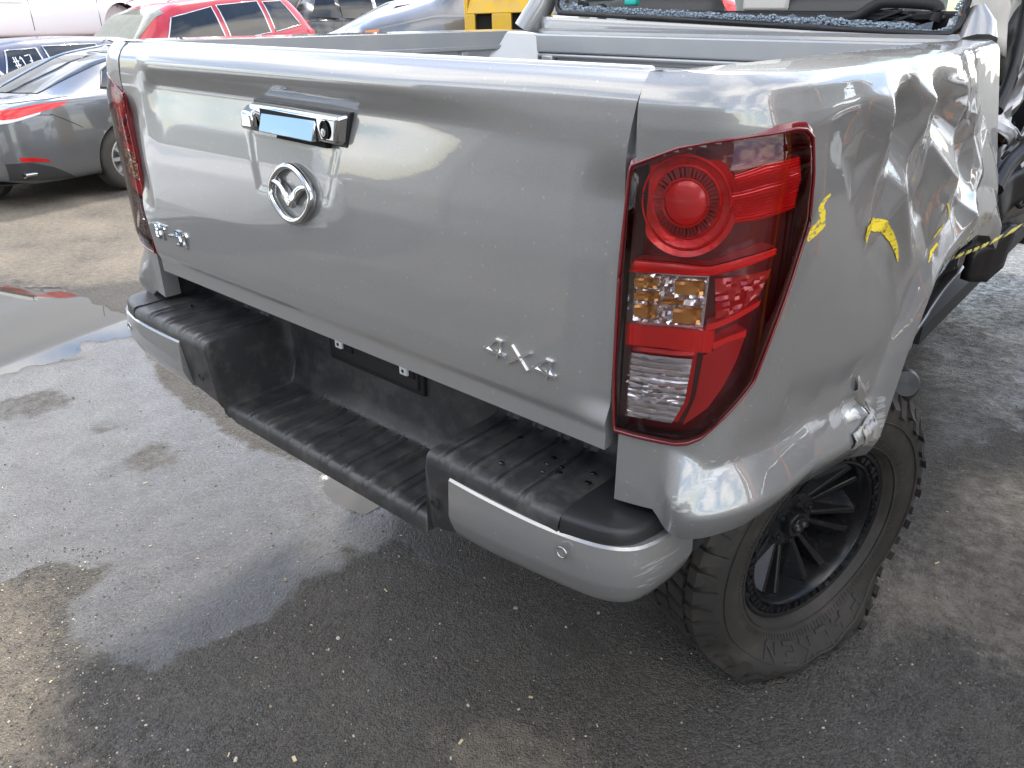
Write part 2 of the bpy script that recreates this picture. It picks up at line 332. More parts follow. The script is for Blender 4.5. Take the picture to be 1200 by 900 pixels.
def asphalt():
    m = bpy.data.materials.new('old_asphalt'); m.use_nodes = True; t = m.node_tree; n = t.nodes; l = t.links; p = n['Principled BSDF']
    co = n.new('ShaderNodeTexCoord')
    def tex(kind, sc, det=4, rough=.6):
        q = n.new(kind); q.inputs['Scale'].default_value = sc
        if kind == 'ShaderNodeTexNoise': q.inputs['Detail'].default_value = det; q.inputs['Roughness'].default_value = rough
        l.new(co.outputs['Object'], q.inputs['Vector']); return q
    def mr(src, a, b, c, d):
        q = n.new('ShaderNodeMapRange'); q.inputs[1].default_value = a; q.inputs[2].default_value = b; q.inputs[3].default_value = c; q.inputs[4].default_value = d; l.new(src, q.inputs[0]); return q.outputs[0]
    def mix(f, a, b):
        q = n.new('ShaderNodeMixRGB')
        for i, s_ in ((0, f), (1, a), (2, b)):
            if isinstance(s_, tuple): q.inputs[i].default_value = (*s_, 1)
            elif isinstance(s_, (int, float)): q.inputs[i].default_value = s_
            else: l.new(s_, q.inputs[i])
        return q.outputs[0]
    def mth(op, a, b=0., c=None):
        q = n.new('ShaderNodeMath'); q.operation = op
        for i, s_ in enumerate((a, b) if c is None else (a, b, c)):
            if isinstance(s_, (int, float)): q.inputs[i].default_value = s_
            else: l.new(s_, q.inputs[i])
        return q.outputs[0]
    aw = n.new('ShaderNodeAttribute'); aw.attribute_name = 'wet'; ad_ = n.new('ShaderNodeAttribute'); ad_.attribute_name = 'dust'
    big = tex('ShaderNodeTexNoise', 3.5, 8, .65); fine = tex('ShaderNodeTexNoise', 95, 6, .7); mid = tex('ShaderNodeTexNoise', 22, 6, .65)
    vor = tex('ShaderNodeTexVoronoi', 210); vor2 = tex('ShaderNodeTexVoronoi', 70)
    wet = mth('ADD', aw.outputs['Fac'], mr(mid.outputs['Fac'], .3, .7, -.16, .16)); wet = mr(wet, .30, .72, 0, 1)
    dst = mth('ADD', ad_.outputs['Fac'], mr(mid.outputs['Fac'], .3, .7, -.25, .25)); dst = mr(dst, .25, .95, 0, 1)
    tone = mix(mr(big.outputs['Fac'], .3, .7, 0, 1), (.026,.0243,.022), (.070,.061,.050))
    stone = mix(mr(vor.outputs['Color'], .15, .95, 0, .9), tone, (.13,.117,.10))
    speck = n.new('ShaderNodeSeparateColor'); l.new(vor2.outputs['Color'], speck.inputs[0])
    pale = mth('MULTIPLY', mr(speck.outputs[0], .955, .965, 0, 1), mr(vor2.outputs['Distance'], .12, .22, 1, 0))
    dusty = mix(mr(fine.outputs['Fac'], .3, .7, 0, 1), (.17,.135,.095), (.30,.255,.195))
    c = mix(dst, stone, dusty)
    c = mix(mth('MULTIPLY', wet, .42), c, (.022,.0205,.019))
    c = mix(mth('MULTIPLY', pale, .8), c, (.45,.40,.32))
    l.new(c, p.inputs['Base Color'])
    l.new(mr(wet, 0, 1, .82, .34), p.inputs['Roughness'])
    p.inputs['Specular IOR Level'].default_value = .42
    h = mth('ADD', mth('MULTIPLY', fine.outputs['Fac'], .8), mth('MULTIPLY', vor.outputs['Distance'], -.9)); h = mth('ADD', h, mth('MULTIPLY', mid.outputs['Fac'], 1.3)); h = mth('ADD', h, mth('MULTIPLY', vor2.outputs['Distance'], -.9))
    b = n.new('ShaderNodeBump'); b.inputs['Distance'].default_value = .007; l.new(mr(wet, 0, 1, 1.0, .6), b.inputs['Strength']); l.new(h, b.inputs['Height']); l.new(b.outputs[0], p.inputs['Normal'])
    # water film as a coat that smooths over the grain
    streak = tex('ShaderNodeTexNoise', 7, 7, .75); film = mth('MULTIPLY', wet, mr(vor2.outputs['Distance'], .05, .45, .35, 1.)); film = mth('MULTIPLY', film, mr(streak.outputs['Fac'], .35, .6, .55, 1.)); l.new(mth('MULTIPLY', film, .95), p.inputs['Coat Weight']); p.inputs['Coat IOR'].default_value = 1.33
    l.new(mr(wet, .2, 1, .45, .20), p.inputs['Coat Roughness'])
    b2 = n.new('ShaderNodeBump'); b2.inputs['Distance'].default_value = .005; b2.inputs['Strength'].default_value = .42; l.new(mth('ADD', mid.outputs['Fac'], mth('MULTIPLY', fine.outputs['Fac'], .25)), b2.inputs['Height']); l.new(b2.outputs[0], p.inputs['Coat Normal'])
    return m
mb.build('ground', asphalt(), None, 180, kind='structure')
for poly, nm in ((PUDDLE, 'puddle'), (PUDDLE2, 'puddle')):
    q = np.array(poly); c = q.mean(0); q = c+(q-c)*1.12
    mb = MB(); mb.add([(x, y, -.0065) for x, y in q], [tuple(range(len(q)))]); mb.build(nm, WATER, None, 0, kind='structure')
# loose grit and wood chips lying about (uncountable)
mb = MB()
def height(x, y): return float(GZ[np.clip(np.searchsorted(gx, x), 0, len(gx)-1), np.clip(np.searchsorted(gy, y), 0, len(gy)-1)])
for i in range(5200):
    px = random.uniform(-60, 1240); py = random.uniform(300, 930)
    if i % 3 == 0: px, py = random.gauss(40, 60), random.uniform(640, 920)
    x, y = gpt(px, py); z = height(x, y)
    if z < -.008 and random.random() < .9: continue
    r = random.choice([.0009,.001,.0012,.0015,.0015,.002,.0025,.0035])*(1 if random.random() < .97 else 1.8)
    ax = np.array(Matrix.Rotation(random.uniform(0, 6.3), 3, 'Z') @ Matrix.Rotation(random.uniform(-.4, .4), 3, 'X'))
    mb.box((x, y, z+r*.4), (r*random.uniform(1, 2.2), r*random.uniform(.8, 1.5), r), mi=random.choice([0,0,0,0,0,1,1,2]), ax=ax, taper=.7)
GR = [mat('grit_grey', (.10,.095,.085), 0, .8), mat('grit_tan', (.34,.28,.20), 0, .8), mat('grit_pale', (.52,.48,.40), 0, .7)]
mb.build('gravel', GR, None, 0, kind='stuff')
mb = MB()
for (px, py, l_) in ((268,884,.016),(622,817,.014),(402,556,.016),(452,692,.020),(430,700,.010),(176,640,.012),(80,690,.01),(920,577,.012),(365,732,.010),(170,566,.02),(385,760,.012),(470,628,.01),(300,770,.01),(540,870,.02),(60,800,.012),(1098,660,.02),(1110,600,.012),(960,680,.012),(1180,720,.01),(700,850,.012),(18,605,.012),(3,572,.014),(345,890,.022),(232,655,.01)):
    x, y = gpt(px, py); ax = np.array(Matrix.Rotation(random.uniform(0, 6.3), 3, 'Z') @ Matrix.Rotation(random.uniform(-.15, .15), 3, 'X'))
    l_ *= .72; mb.box((x, y, height(x, y)+.002), (l_, l_*random.uniform(.2, .5), .002), ax=ax)
mb.build('wood_chips', mat('pale_wood', (.58,.47,.30), 0, .75), None, 0, kind='stuff')

# ================================================================ PICKUP TRUCK
truck = thing('pickup_truck', 'silver grey pickup truck with crumpled right rear side and flat rear tyre', 'pickup truck')
truck.matrix_world = Matrix.Translation(Vector(PIV - RT @ PIV)) @ Matrix(RT.tolist()).to_4x4()

# ---- horizontal section of the body, from the tailgate gap round the corner to the cab
PROF = catmull([(.60,-.012),(.70,-.006),(.78,.0),(.83,.012),(.865,.035),(.89,.075),(.905,.13),(.912,.25),(.915,.6),(.91,1.0),(.90,1.5),(.89,1.9)], 16)
PS = np.r_[0, np.cumsum(np.linalg.norm(np.diff(PROF, axis=0), axis=1))]
PT = np.gradient(PROF, axis=0); PT /= np.linalg.norm(PT, axis=1)[:, None]
def onp(px, py, off=0.):
    """(s, z) of a body point seen along a line of sight, on the body section pushed out by off"""
    d = ray(px, py); Q = PROF+off*np.stack([PT[:, 1], -PT[:, 0]], 1); best = None
    for i in range(len(Q)-1):
        a, e = Q[i], Q[i+1]-Q[i]
        A = np.array([[d[0], -e[0]], [d[1], -e[1]]]); D = np.linalg.det(A)
        if abs(D) < 1e-12: continue
        t, k = np.linalg.solve(A, a-CAM[:2])
        if -1e-6 <= k <= 1 and t > 0 and (best is None or t < best[0]): best = (t, PS[i]+k*(PS[i+1]-PS[i]), (CAM+t*d)[2])
    return best[1], best[2]
def onps(pts, off=0.): return [onp(x, y, off) for x, y in pts]
ZB = [(.10,.812),(.192,.822),(.212,.80),(.24,.785),(.30,.795),(.36,.798),(.52,.785),(.80,.715),(.93,.665),(.955,.70),(.985,.78),(1.02,.868),(1.10,.955),(1.2,1.0),(1.35,1.03),(1.52,1.03),(1.66,1.0),(1.76,.94)]
ZTOP = 1.464
CREASES = [  # polyline over the panel (photo points), height, width
    ([(1046,76),(1033,117),(1029,167),(1054,225),(1062,300)], .022, .030),
    ([(1066,90),(1058,160),(1082,240)], -.034, .045),
    ([(1062,76),(1087,112),(1117,208),(1127,250)], .026, .026),
    ([(967,125),(1020,112),(1075,104),(1120,98),(1166,88)], .012, .022),
    ([(1098,84),(1112,130),(1140,190)], -.030, .05),
    ([(1160,105),(1150,200),(1128,244)], .018, .03),
    ([(1000,150),(1010,230),(1040,330)], -.012, .08),
    ([(1010,262),(1046,300),(1050,380)], .007, .03),
    ([(1100,250),(1080,310),(1062,370)], .008, .025),
    ([(1125,120),(1160,135)], .016, .02), ([(1075,130),(1078,200)], .014, .018), ([(1135,90),(1150,150)], .012, .02),
    ([(930,470),(985,455),(1020,430)], -.014, .035), ([(988,480),(1012,468)], -.030, .014), ([(1000,500),(1006,470)], .03, .012), ([(880,520),(960,478)], -.012, .03)]
CREASES = [([onp(x, y) for x, y in p], a, w) for p, a, w in CREASES]
FACETS = [(985,120,0),(990,180,0),(1000,240,0),(1015,300,0),(1045,345,0),(975,90,0),(1000,73,.0),(1046,71,.010),(1075,73,-.022),(1105,70,-.006),(1135,66,.012),(1167,62,.0),
    (1033,117,.018),(1029,167,.013),(1054,225,.012),(1060,160,-.026),(1066,110,-.020),(1087,112,.016),(1117,208,.014),(1100,160,-.016),(1112,132,-.020),(1127,250,.004),(1085,240,-.014),(1062,290,.005),(1140,110,.012),(1163,98,.004),(1140,172,-.020),(1155,205,.008),(1151,140,-.010),(1168,150,.008),(1168,225,.004),(1085,305,0),(1105,280,0),(1130,262,0),(1008,200,-.010),(1015,150,.004),(1040,270,-.006)]
FP = [onp(x, y)+(h,) for x, y, h in FACETS]
from mathutils.geometry import delaunay_2d_cdt
_dv, _de, _df, *_ = delaunay_2d_cdt([Vector(p[:2]) for p in FP], [], [], 0, 1e-6)
def facet_height(s, z):
    out = np.zeros(np.shape(s)); P = np.array(FP)
    V = np.array([[v.x, v.y] for v in _dv]); Hh = np.array([P[np.argmin(np.hypot(P[:, 0]-v[0], P[:, 1]-v[1])), 2] for v in V])
    for a, b, c in _df:
        A, B, C = V[a], V[b], V[c]; D = (B[1]-C[1])*(A[0]-C[0])+(C[0]-B[0])*(A[1]-C[1])
        if abs(D) < 1e-9: continue
        u = ((B[1]-C[1])*(s-C[0])+(C[0]-B[0])*(z-C[1]))/D; v = ((C[1]-A[1])*(s-C[0])+(A[0]-C[0])*(z-C[1]))/D; w = 1-u-v
        k = (u >= -1e-6) & (v >= -1e-6) & (w >= -1e-6); out = np.where(k, u*Hh[a]+v*Hh[b]+w*Hh[c], out)
    return out
LIPZ = [(.9,0),(1.30,.002),(1.36,.006),(1.40,.012),(1.427,.012),(1.445,.002),(1.456,-.010),(1.464,-.020)]
SHOULD = [(.2,1.405),(.3,1.402),(.40,1.405),(.58,1.425),(.8,1.44),(2,1.44)]
def panel_off(s, z, damaged=True):
    s = np.asarray(s, float); z = np.asarray(z, float)
    rear = 1-sstep(.20, .34, s)
    o = .8*interp(z, LIPZ)*rear
    zc = interp(s, SHOULD)
    o = o+(1-rear)*(-.24*np.maximum(0, z-zc)-(1-np.sqrt(np.clip(1-(np.clip(z-1.446, 0, .0178)/.018)**2, 0, 1)))*.016)
    P = np.array(ZB); dist = np.full(np.broadcast(s, z).shape, 9.)
    dist = seg_dist(s*np.ones_like(dist), z*np.ones_like(dist), [tuple(q) for q in ZB])
    A = .033*sstep(.200, .226, s)*(1-.45*sstep(.9, 1.2, s))
    h = np.where(dist < .056, .30+.70*np.sin(np.clip(dist/.056, 0, 1)*1.35)/math.sin(1.35), np.clip(1-(dist-.056)/.062, 0, 1)**.9)
    o = o+A*h
    if damaged:
        y = np.interp(s, PS, PROF[:, 1])
        o = o+sstep(.45, 1.5, y)*interp(z, [(.6,.05),(.95,.04),(1.28,-.03),(1.46,-.07)])
        for p, a, w in CREASES:
            d = seg_dist(s, z, p); o = o+.38*a*(1-.92*sstep(1.39, 1.455, z))*np.where(a > 0, np.exp(-np.abs(d/w)**1.25), np.exp(-(d/w)**2))
        o = o+.85*facet_height(s, z)*(1-.92*sstep(1.39, 1.455, z))
        amp = sstep(.5, .75, s)*sstep(1.0, 1.1, z)
        rn = np.vectorize(lambda a, b: abs(mnoise.noise((a*5, b*3.2, 1.3)))+.25*abs(mnoise.noise((a*11, b*5, 4.))))(s, z)
        o = o+amp*.005*(rn-.3)
    return o
def panel_pt(s, z, extra=0., damaged=True, mirror=False):
    s, z = np.broadcast_arrays(np.asarray(s, float), np.asarray(z, float))
    o = panel_off(s, z, damaged)+extra
    x = np.interp(s, PS, PROF[:, 0]); y = np.interp(s, PS, PROF[:, 1]); tx = np.interp(s, PS, PT[:, 0]); ty = np.interp(s, PS, PT[:, 1])
    X = x+o*ty; Y = y-o*tx
    # the body leans a touch below the rail
    sh = -.045*(1.46-z)*(1-sstep(.2, .5, s))
    if mirror: X = -X-.010-.035*sstep(1.46, 1.30, z)
    return np.stack([X, Y, z*np.ones_like(X)], -1)
LAMP_PX = dict(bottom=[(722,502),(743,508),(765,513),(793,518),(806,517),(821,511)], right=[(821,511),(852,481),(880,446),(904,383),(924,325),(944,260),(949,205),(948,160)],
               top=[(743,193),(797,173),(840,165),(884,158),(930,150),(941,151),(948,160)], left=[(722,502),(722,433),(728,325),(735,250),(740,201),(743,193)])
LAMP = {k: onps(v) for k, v in LAMP_PX.items()}
LAMP_OUT = LAMP['bottom'][:-1]+LAMP['right'][:-1]+LAMP['top'][::-1][:-1]+LAMP['left'][::-1][:-1]

def side_panel(name, damaged, mirror, label=None):
    s = np.r_[np.arange(.124, 1.745, .0085 if damaged else .03), 1.75]; nv = 112 if damaged else 40
    zb = interp(s, ZB); v = np.linspace(0, 1, nv)
    S = np.repeat(s[:, None], nv, 1); Z = zb[:, None]+(ZTOP-zb[:, None])*v[None]
    P = panel_pt(S, Z, 0, damaged, mirror)
    mb = MB(); V = P.reshape(-1, 3); F = []
    cs = (S[:-1, :-1]+S[1:, 1:])/2; cz = (Z[:-1, :-1]+Z[1:, 1:])/2
    hole = sdf(cs, cz, LAMP_OUT) < -.001
    for i in range(len(s)-1):
        for j in range(nv-1):
            if hole[i, j]: continue
            a, b, c, d = i*nv+j, (i+1)*nv+j, (i+1)*nv+j+1, i*nv+j+1
            F.append((a, d, c, b) if mirror else (a, b, c, d))
    mb.add(V, F)
    n0 = len(mb.v)
    # rail top and inner flange, bottom hem, front hem
    sg = -1 if mirror else 1
    top = P[:, -1]; xin = np.where(s < .3, np.minimum(np.abs(top[:, 0]), .80), .76)
    r1 = top.copy(); r1[:, 2] += .002; r1[:, 0] = sg*np.maximum(np.abs(top[:, 0])-.012, .74)
    r2 = top.copy(); r2[:, 2] += .001; r2[:, 0] = sg*np.minimum(np.abs(r1[:, 0]), .748); r2[:, 1] = np.maximum(r2[:, 1], .035+.0*s)
    r3 = r2.copy(); r3[:, 2] -= .055; r3[:, 0] -= sg*.004
    mb.grid(np.stack([top, r1, r2, r3], 1), flip=mirror)
    bot = P[:, 0]; h = bot.copy(); h[:, 2] += .004; h[:, 0] -= sg*np.where(s > .2, .03, .0); h[:, 1] += np.where(s <= .3, .03, 0)
    mb.grid(np.stack([h, bot], 1), flip=mirror)
    fr = P[-1]; f2 = fr.copy(); f2[:, 0] -= sg*.05; mb.grid(np.stack([fr, f2]), flip=mirror)
    ed = P[0]; e2 = ed.copy(); e2[:, 1] += .045; mb.grid(np.stack([e2, ed]), flip=mirror)
    sc = np.zeros(len(mb.v))
    if damaged:
        for pts, w, k in (([(791,590),(850,566),(884,547)], .0065, .62), ([(800,580),(868,552)], .005, .6), ([(795,601),(845,581)], .006, .6), ([(818,562),(856,547)], .004, .58), ([(789,584),(792,600)], .008, .6), ([(805,566),(850,548)], .012, .40), ([(990,498),(1018,478),(1034,458)], .02, .66), ([(900,535),(960,502)], .010, .42), ([(880,470),(925,445)], .006, .4), ([(1036,470),(1030,500)], .02, .6)):
            dd = seg_dist(S, Z, onps(pts, .03)).ravel(); sc[:len(V)] = np.maximum(sc[:len(V)], k*(1-sstep(w*.4, w*1.3, dd)))
    mb.attr = {'scrape': sc}
    return mb.build(name, PAINT, truck, 50 if damaged else 40, label=label)
right_panel = side_panel('side_panel', True, False, 'crumpled right bed side with scraped wheel arch and yellow marks')
left_panel = side_panel('side_panel', False, True)

# torn lip where the flare was ripped open above the tyre
for k, (px, ex) in enumerate(((((998,520),(1012,508),(1022,494),(1026,474),(1022,456)), .003), (((1006,515),(1018,503),(1026,488)), .008))):
    Q = resample(onps(px, .03), 16); rows = []
    for i, (a, b) in enumerate(Q):
        w1, w2 = mnoise.noise((i*.7, k*3, 1)), mnoise.noise((i*.9, k*3, 7))
        rows.append([panel_pt(a, b+.022+.012*w1, ex+.002), panel_pt(a, b+.008, ex+.005+.005*w1), panel_pt(a, b-.010, ex+.002+.008*w2), panel_pt(a, b-.022+.010*w1, ex-.016)])
    mb = MB(); mb.grid(np.array(rows).reshape(len(rows), 4, 3)); o = mb.build('torn_lip', mat('bare_metal_edge', (.34,.33,.31), .55, .42, bump=.8, bscale=70, dirt=.5, dirt_col=(.33,.21,.10), dscale=22), right_panel, 25)
    sd = o.modifiers.new('thickness', 'SOLIDIFY'); sd.thickness = .003; sd.offset = 0
# yellow crayon marks on the crumpled side: hand-drawn strokes of varying width
for k, (line, wid, ex) in enumerate((([(1015,272),(1024,264),(1036,266),(1044,275),(1049,290),(1051,306)], [9,10,9,8,6,1.5], .0018), ([(1020,266),(1016,276),(1016,284)], [5,5,1.5], .0024),
        ([(957,225),(951,231),(946,240),(948,250),(946,258)], [1.5,3,6,6,3], .0205), ([(951,255),(944,262),(936,270),(931,279)], [8,9,8,2], .0200), ([(1106,238),(1108,250),(1105,260)], [2,3,1], .0018), ([(1101,262),(1095,270),(1090,278)], [2.5,3,1], .0018), ([(1091,284),(1085,294),(1079,306)], [3,3.5,1], .0018))):
    Q = catmull(onps(line), 8); w = np.interp(np.linspace(0, 1, len(Q)), np.linspace(0, 1, len(wid)), wid)*.0011
    T = np.gradient(Q, axis=0); T /= np.linalg.norm(T, axis=1)[:, None]; Nn = np.stack([-T[:, 1], T[:, 0]], 1)
    rows = []
    for i in range(len(Q)):
        j = .25*mnoise.noise((i*.6, k*5, 1)); rows.append([Q[i]+Nn[i]*w[i]*(t+j) for t in (-1.,-.5,0,.5,1.)])
    G = np.array(rows); mb = MB(); mb.grid(panel_pt(G[..., 0], G[..., 1], ex)); mb.build('paint_mark', YEL, right_panel, 0)

# ---- tail lights
def tail_light(mirror):
    sg = -1 if mirror else 1
    root = bpy.data.objects.new('tail_light', None); COL.objects.link(root); root.parent = truck
    def pt(s, z, e): return panel_pt(s, z, e, True, False)*np.array([sg, 1, 1])
    def shape(P): return P
    flip = mirror
    G = coons(LAMP['bottom'], LAMP['right'], LAMP['top'], LAMP['left'], 40, 48)
    def base(G, e):   # smooth outer skin that ignores the lip of the sheet metal
        G = np.asarray(G)
        s, z = G[..., 0], G[..., 1]
        x = np.interp(s, PS, PROF[:, 0]); y = np.interp(s, PS, PROF[:, 1]); tx = np.interp(s, PS, PT[:, 0]); ty = np.interp(s, PS, PT[:, 1])
        X = sg*(x+e*ty)
        if mirror: X = X-.010-.035*sstep(1.46, 1.30, z)
        return np.stack([X, y-e*tx, z], -1)
    edge = np.minimum.reduce([np.linspace(0, 1, 40)[:, None]*np.ones((1, 48)), 1-np.linspace(0, 1, 40)[:, None]*np.ones((1, 48)), np.linspace(0, 1, 48)[None]*np.ones((40, 1)), 1-np.linspace(0, 1, 48)[None]*np.ones((40, 1))])
    bulge = .005+.0075*sstep(0, .09, edge)
    mb = MB(); mb.grid(base(G, bulge), flip=flip); mb.build('lens', LENS, root, 180)
    # housing: tray behind the lens and the rim between them
    mb = MB(); mb.grid(base(G, -.030), flip=flip)
    for e in (G[0], G[-1][::-1], G[:, 0][::-1], G[:, -1]):
        mb.grid(np.stack([base(e, -.030), base(e, .0065)]), flip=flip)
    mb.build('housing', LMAR, root, 30)
    def rim(G):
        e = np.concatenate([G[:-1, 0], G[-1, :-1], G[:0:-1, -1], G[0, :0:-1]])
        return e
    e = rim(G); mb = MB(); mb.tube(base(e, .0062), .0022, 6, closed=True); mb.build('rim', mat('lamp_rim', (.16,.005,.010), 0, .15, 1.), root, 180)
    ctr = G.reshape(-1, 2).mean(0); inn = e+(ctr-e)*(.0055/np.linalg.norm(ctr-e, axis=1))[:, None]
    mb = MB(); mb.grid(np.stack([base(inn, -.004), base(inn, .0045), base(e, .0055), base(e+(e-ctr)*.035, .001)]), cv=True, flip=flip); mb.build('border', mat('lamp_border', (.16,.004,.008), 0, .2, .8), root, 40)
    def patch(name, b, r, t, l, mt, e0, e1=None, nu=10, nv=8, ribs=None, wave=0.):
        """raised block with sides: outline given by four photo polylines"""
        g = coons(onps(b), onps(r), onps(t), onps(l), nu, nv); e1 = -.03 if e1 is None else e1
        ee = np.full(g.shape[:2], e0)
        if ribs:
            k, ax, am = ribs
            ph = np.linspace(0, k, g.shape[ax]); w = am*np.abs(((ph*2) % 2)-1)
            ee = ee+(w[:, None] if ax == 0 else w[None])
        if wave:
            ee = ee+wave*np.array([[mnoise.noise((i*.9, j*.9, 3)) for j in range(nv)] for i in range(nu)])
        mb = MB(); mb.grid(base(g, ee), flip=flip); c = rim(g); mb.grid(np.stack([base(c, np.full(len(c), e1)), base(c, np.full(len(c), e0))]), cv=True, flip=flip)
        return mb.build(name, mt, root, 25)
    # round stop lamp in its D-shaped bowl
    cen = np.array(onp(801, 239)); 
    def disc(name, rad, e_c, e_r, mt, n=48, rings=6, squash=None, ribs=0):
        ang = np.linspace(0, 2*math.pi, n, endpoint=False); pts = []
        for k in np.linspace(0, 1, rings):
            row = []
            for i, a in enumerate(ang):
                rr = rad*k; 
                if squash: rr *= squash(a)
                row.append(cen+rr*np.array([math.cos(a), math.sin(a)]))
            pts.append(row)
        g = np.array(pts); ee = (e_c+(e_r-e_c)*np.linspace(0, 1, rings)**2)[:, None]*np.ones((1, n))
        if ribs: ee = ee+.0035*((np.arange(n) % 2)[None, :]*(np.linspace(0, 1, rings) > .3)[:, None])
        mb = MB(); mb.grid(base(g, ee), cv=True, flip=not flip)
        mb.grid(base(np.stack([g[-1], g[-1]]), np.array([ee[-1], ee[-1]*0-.03])), cv=True, flip=not flip)
        return mb.build(name, mt, root, 30)
    sq = lambda a: min(1., .74/max(1e-3, -math.cos(a))) if math.cos(a) < 0 else (min(1.0, .80/max(1e-3, math.sin(a))) if math.sin(a) > 0 else 1.)
    disc('lamp_bowl', .072, -.020, -.004, LRED, 64, 10, sq)
    # ring of small reflector teeth
    mb = MB()
    for i in range(46):
        a = 2*math.pi*i/46; d = np.array([math.cos(a), math.sin(a)]); t = np.array([-d[1], d[0]])
        c0 = cen+d*.033; c1 = cen+d*.046
        q = [c0-t*.0014, c0+t*.0014, c1+t*.002, c1-t*.002]
        mb.hexa([base(np.array(x), -.022) for x in q], [base(np.array(x), -.010+.002*(i % 3)) for x in q])
    mb.build('reflector_teeth', mat('lamp_red_deep', (.30,.004,.006), .3, .2, .5), root, 0)
    for rad, e_ in ((.0315, -.006), (.0475, -.009), (.061, -.004)):
        mb = MB(); mb.tube(base(np.array([cen+rad*np.array([math.cos(a), math.sin(a)]) for a in np.linspace(0, 2*math.pi, 56, endpoint=False)]), e_), .0017, 6, closed=True); mb.build('lamp_ring', LREDB, root, 60)
    disc('stop_lamp', .030, -.004, -.010, LREDB, 40, 6)
    # side marker with fine ribs, maroon bands
    patch('side_reflector', [(862,262),(900,256),(934,243)], [(934,243),(942,210),(940,183)], [(862,205),(900,192),(940,183)], [(862,262),(858,235),(862,205)], LRED, -.006, nu=8, nv=54, ribs=(18, 1, .004))
    patch('light_bar', [(735,319),(780,321),(832,324),(872,314),(912,298)], [(912,298),(913,290)], [(742,304),(790,308),(830,313),(870,303),(913,290)], [(735,319),(742,304)], LREDB, -.006, nu=26, nv=6, ribs=(2, 1, .004))
    patch('light_pipe', [(827,391),(850,383),(893,360)], [(893,360),(895,354)], [(828,383),(848,377),(878,363),(895,354)], [(827,391),(828,383)], LREDB, -.006, nu=14, nv=4)
    patch('light_pipe', [(836,412),(856,402),(877,396)], [(877,396),(878,388)], [(836,404),(856,396),(878,388)], [(836,412),(836,404)], LREDB, -.006, nu=10, nv=4)
    patch('indicator_frame', [(735,380),(823,388)], [(823,388),(831,325)], [(738,318),(831,325)], [(735,380),(738,318)], LCHR, -.014, nu=4, nv=4)
    pi = onps([(738,377),(820,384),(828,328),(741,321)])
    patch('indicator_lamp', [(738,377),(820,384)], [(820,384),(828,328)], [(741,321),(828,328)], [(738,377),(741,321)], LCHR, -.012, nu=26, nv=20, wave=.009, ribs=(5, 1, .004))
    for (x0, y0, x1, y1) in ((742,326,768,337),(742,342,770,352),(742,357,766,372),(790,330,824,345),(788,362,820,379),(774,352,800,357)):
        patch('amber_lens', [(x0,y1),(x1,y1+1.5)], [(x1,y1+1.5),(x1+1,y0+1.5)], [(x0,y0),(x1+1,y0+1.5)], [(x0,y1),(x0,y0)], LAMB, -.003, nu=8, nv=5, wave=.004)
    patch('reflector_strip', [(731,404),(780,409),(834,415)], [(834,415),(838,389)], [(732,380),(785,385),(838,389)], [(731,404),(732,380)], LREDB, -.004, nu=40, nv=14, ribs=(20, 0, .0012))
    patch('reversing_lamp', [(731,487),(760,492),(787,496)], [(787,496),(801,474),(811,421)], [(736,413),(811,421)], [(731,487),(733,450),(736,413)], LCHR, -.011, nu=12, nv=44, ribs=(11, 1, .010), wave=.004)
    patch('reversing_lamp_frame', [(727,491),(760,497),(790,501)], [(790,501),(806,478),(816,418)], [(733,409),(816,418)], [(727,491),(733,409)], LRED, -.019, nu=8, nv=8)
    patch('side_lens', [(798,502),(830,482),(851,456)], [(851,456),(868,425),(880,392)], [(824,420),(852,406),(880,392)], [(798,502),(814,470),(824,420)], mat('lamp_red_dim', (.48,.005,.008), .2, .2, .8), -.010, nu=12, nv=12)
    patch('side_lens', [(840,378),(872,368),(897,348)], [(897,348),(912,318)], [(838,330),(870,322),(912,306)], [(840,378),(838,330)], mat('lamp_red_dim', (.48,.005,.008), .2, .2, .8), -.012, nu=12, nv=12, wave=.006)
    return root
tail_light(False); tail_light(True)

# ---- tailgate
TGX0 = lambda z: sum(interp(z+d, [(.90,-.727),(.965,-.735),(1.10,-.757),(1.2,-.766),(1.28,-.765),(1.386,-.748),(1.463,-.722)]) for d in (-.03,-.015,0,.015,.03))/5
TGX1 = lambda z: sum(interp(z+d, [(.90,.704),(1.05,.704),(1.19,.701),(1.31,.702),(1.358,.708),(1.417,.719),(1.463,.727)]) for d in (-.016,-.008,0,.008,.016))/5
P1 = [(.90,-.012),(.926,-.0115),(.938,-.0115),(.947,-.0165),(.96,-.0185),(1.0,-.0205),(1.1,-.0205),(1.2,-.0185),(1.25,-.0150),(1.3,-.0085),(1.355,-.0005),(1.373,.0015),(1.392,-.006),(1.412,-.0165),(1.424,-.0185),(1.436,-.0145),(1.450,-.003),(1.459,.008),(1.463,.02)]
P2 = [(.90,-.012),(.926,-.0115),(.938,-.0115),(.947,-.0165),(.96,-.0185),(1.0,-.0205),(1.1,-.0205),(1.2,-.0185),(1.25,-.0162),(1.3,-.0125),(1.36,-.0105),(1.40,-.0125),(1.43,-.0115),(1.450,-.003),(1.459,.008),(1.463,.02)]
def sm(z, pts):   # smoothed piecewise curve
    return sum(interp(z+d, pts) for d in (-.006, -.003, 0, .003, .006))/5
HANDLE_PAD = [(-.19,1.195),(.045,1.200),(.088,1.33),(-.218,1.33)]
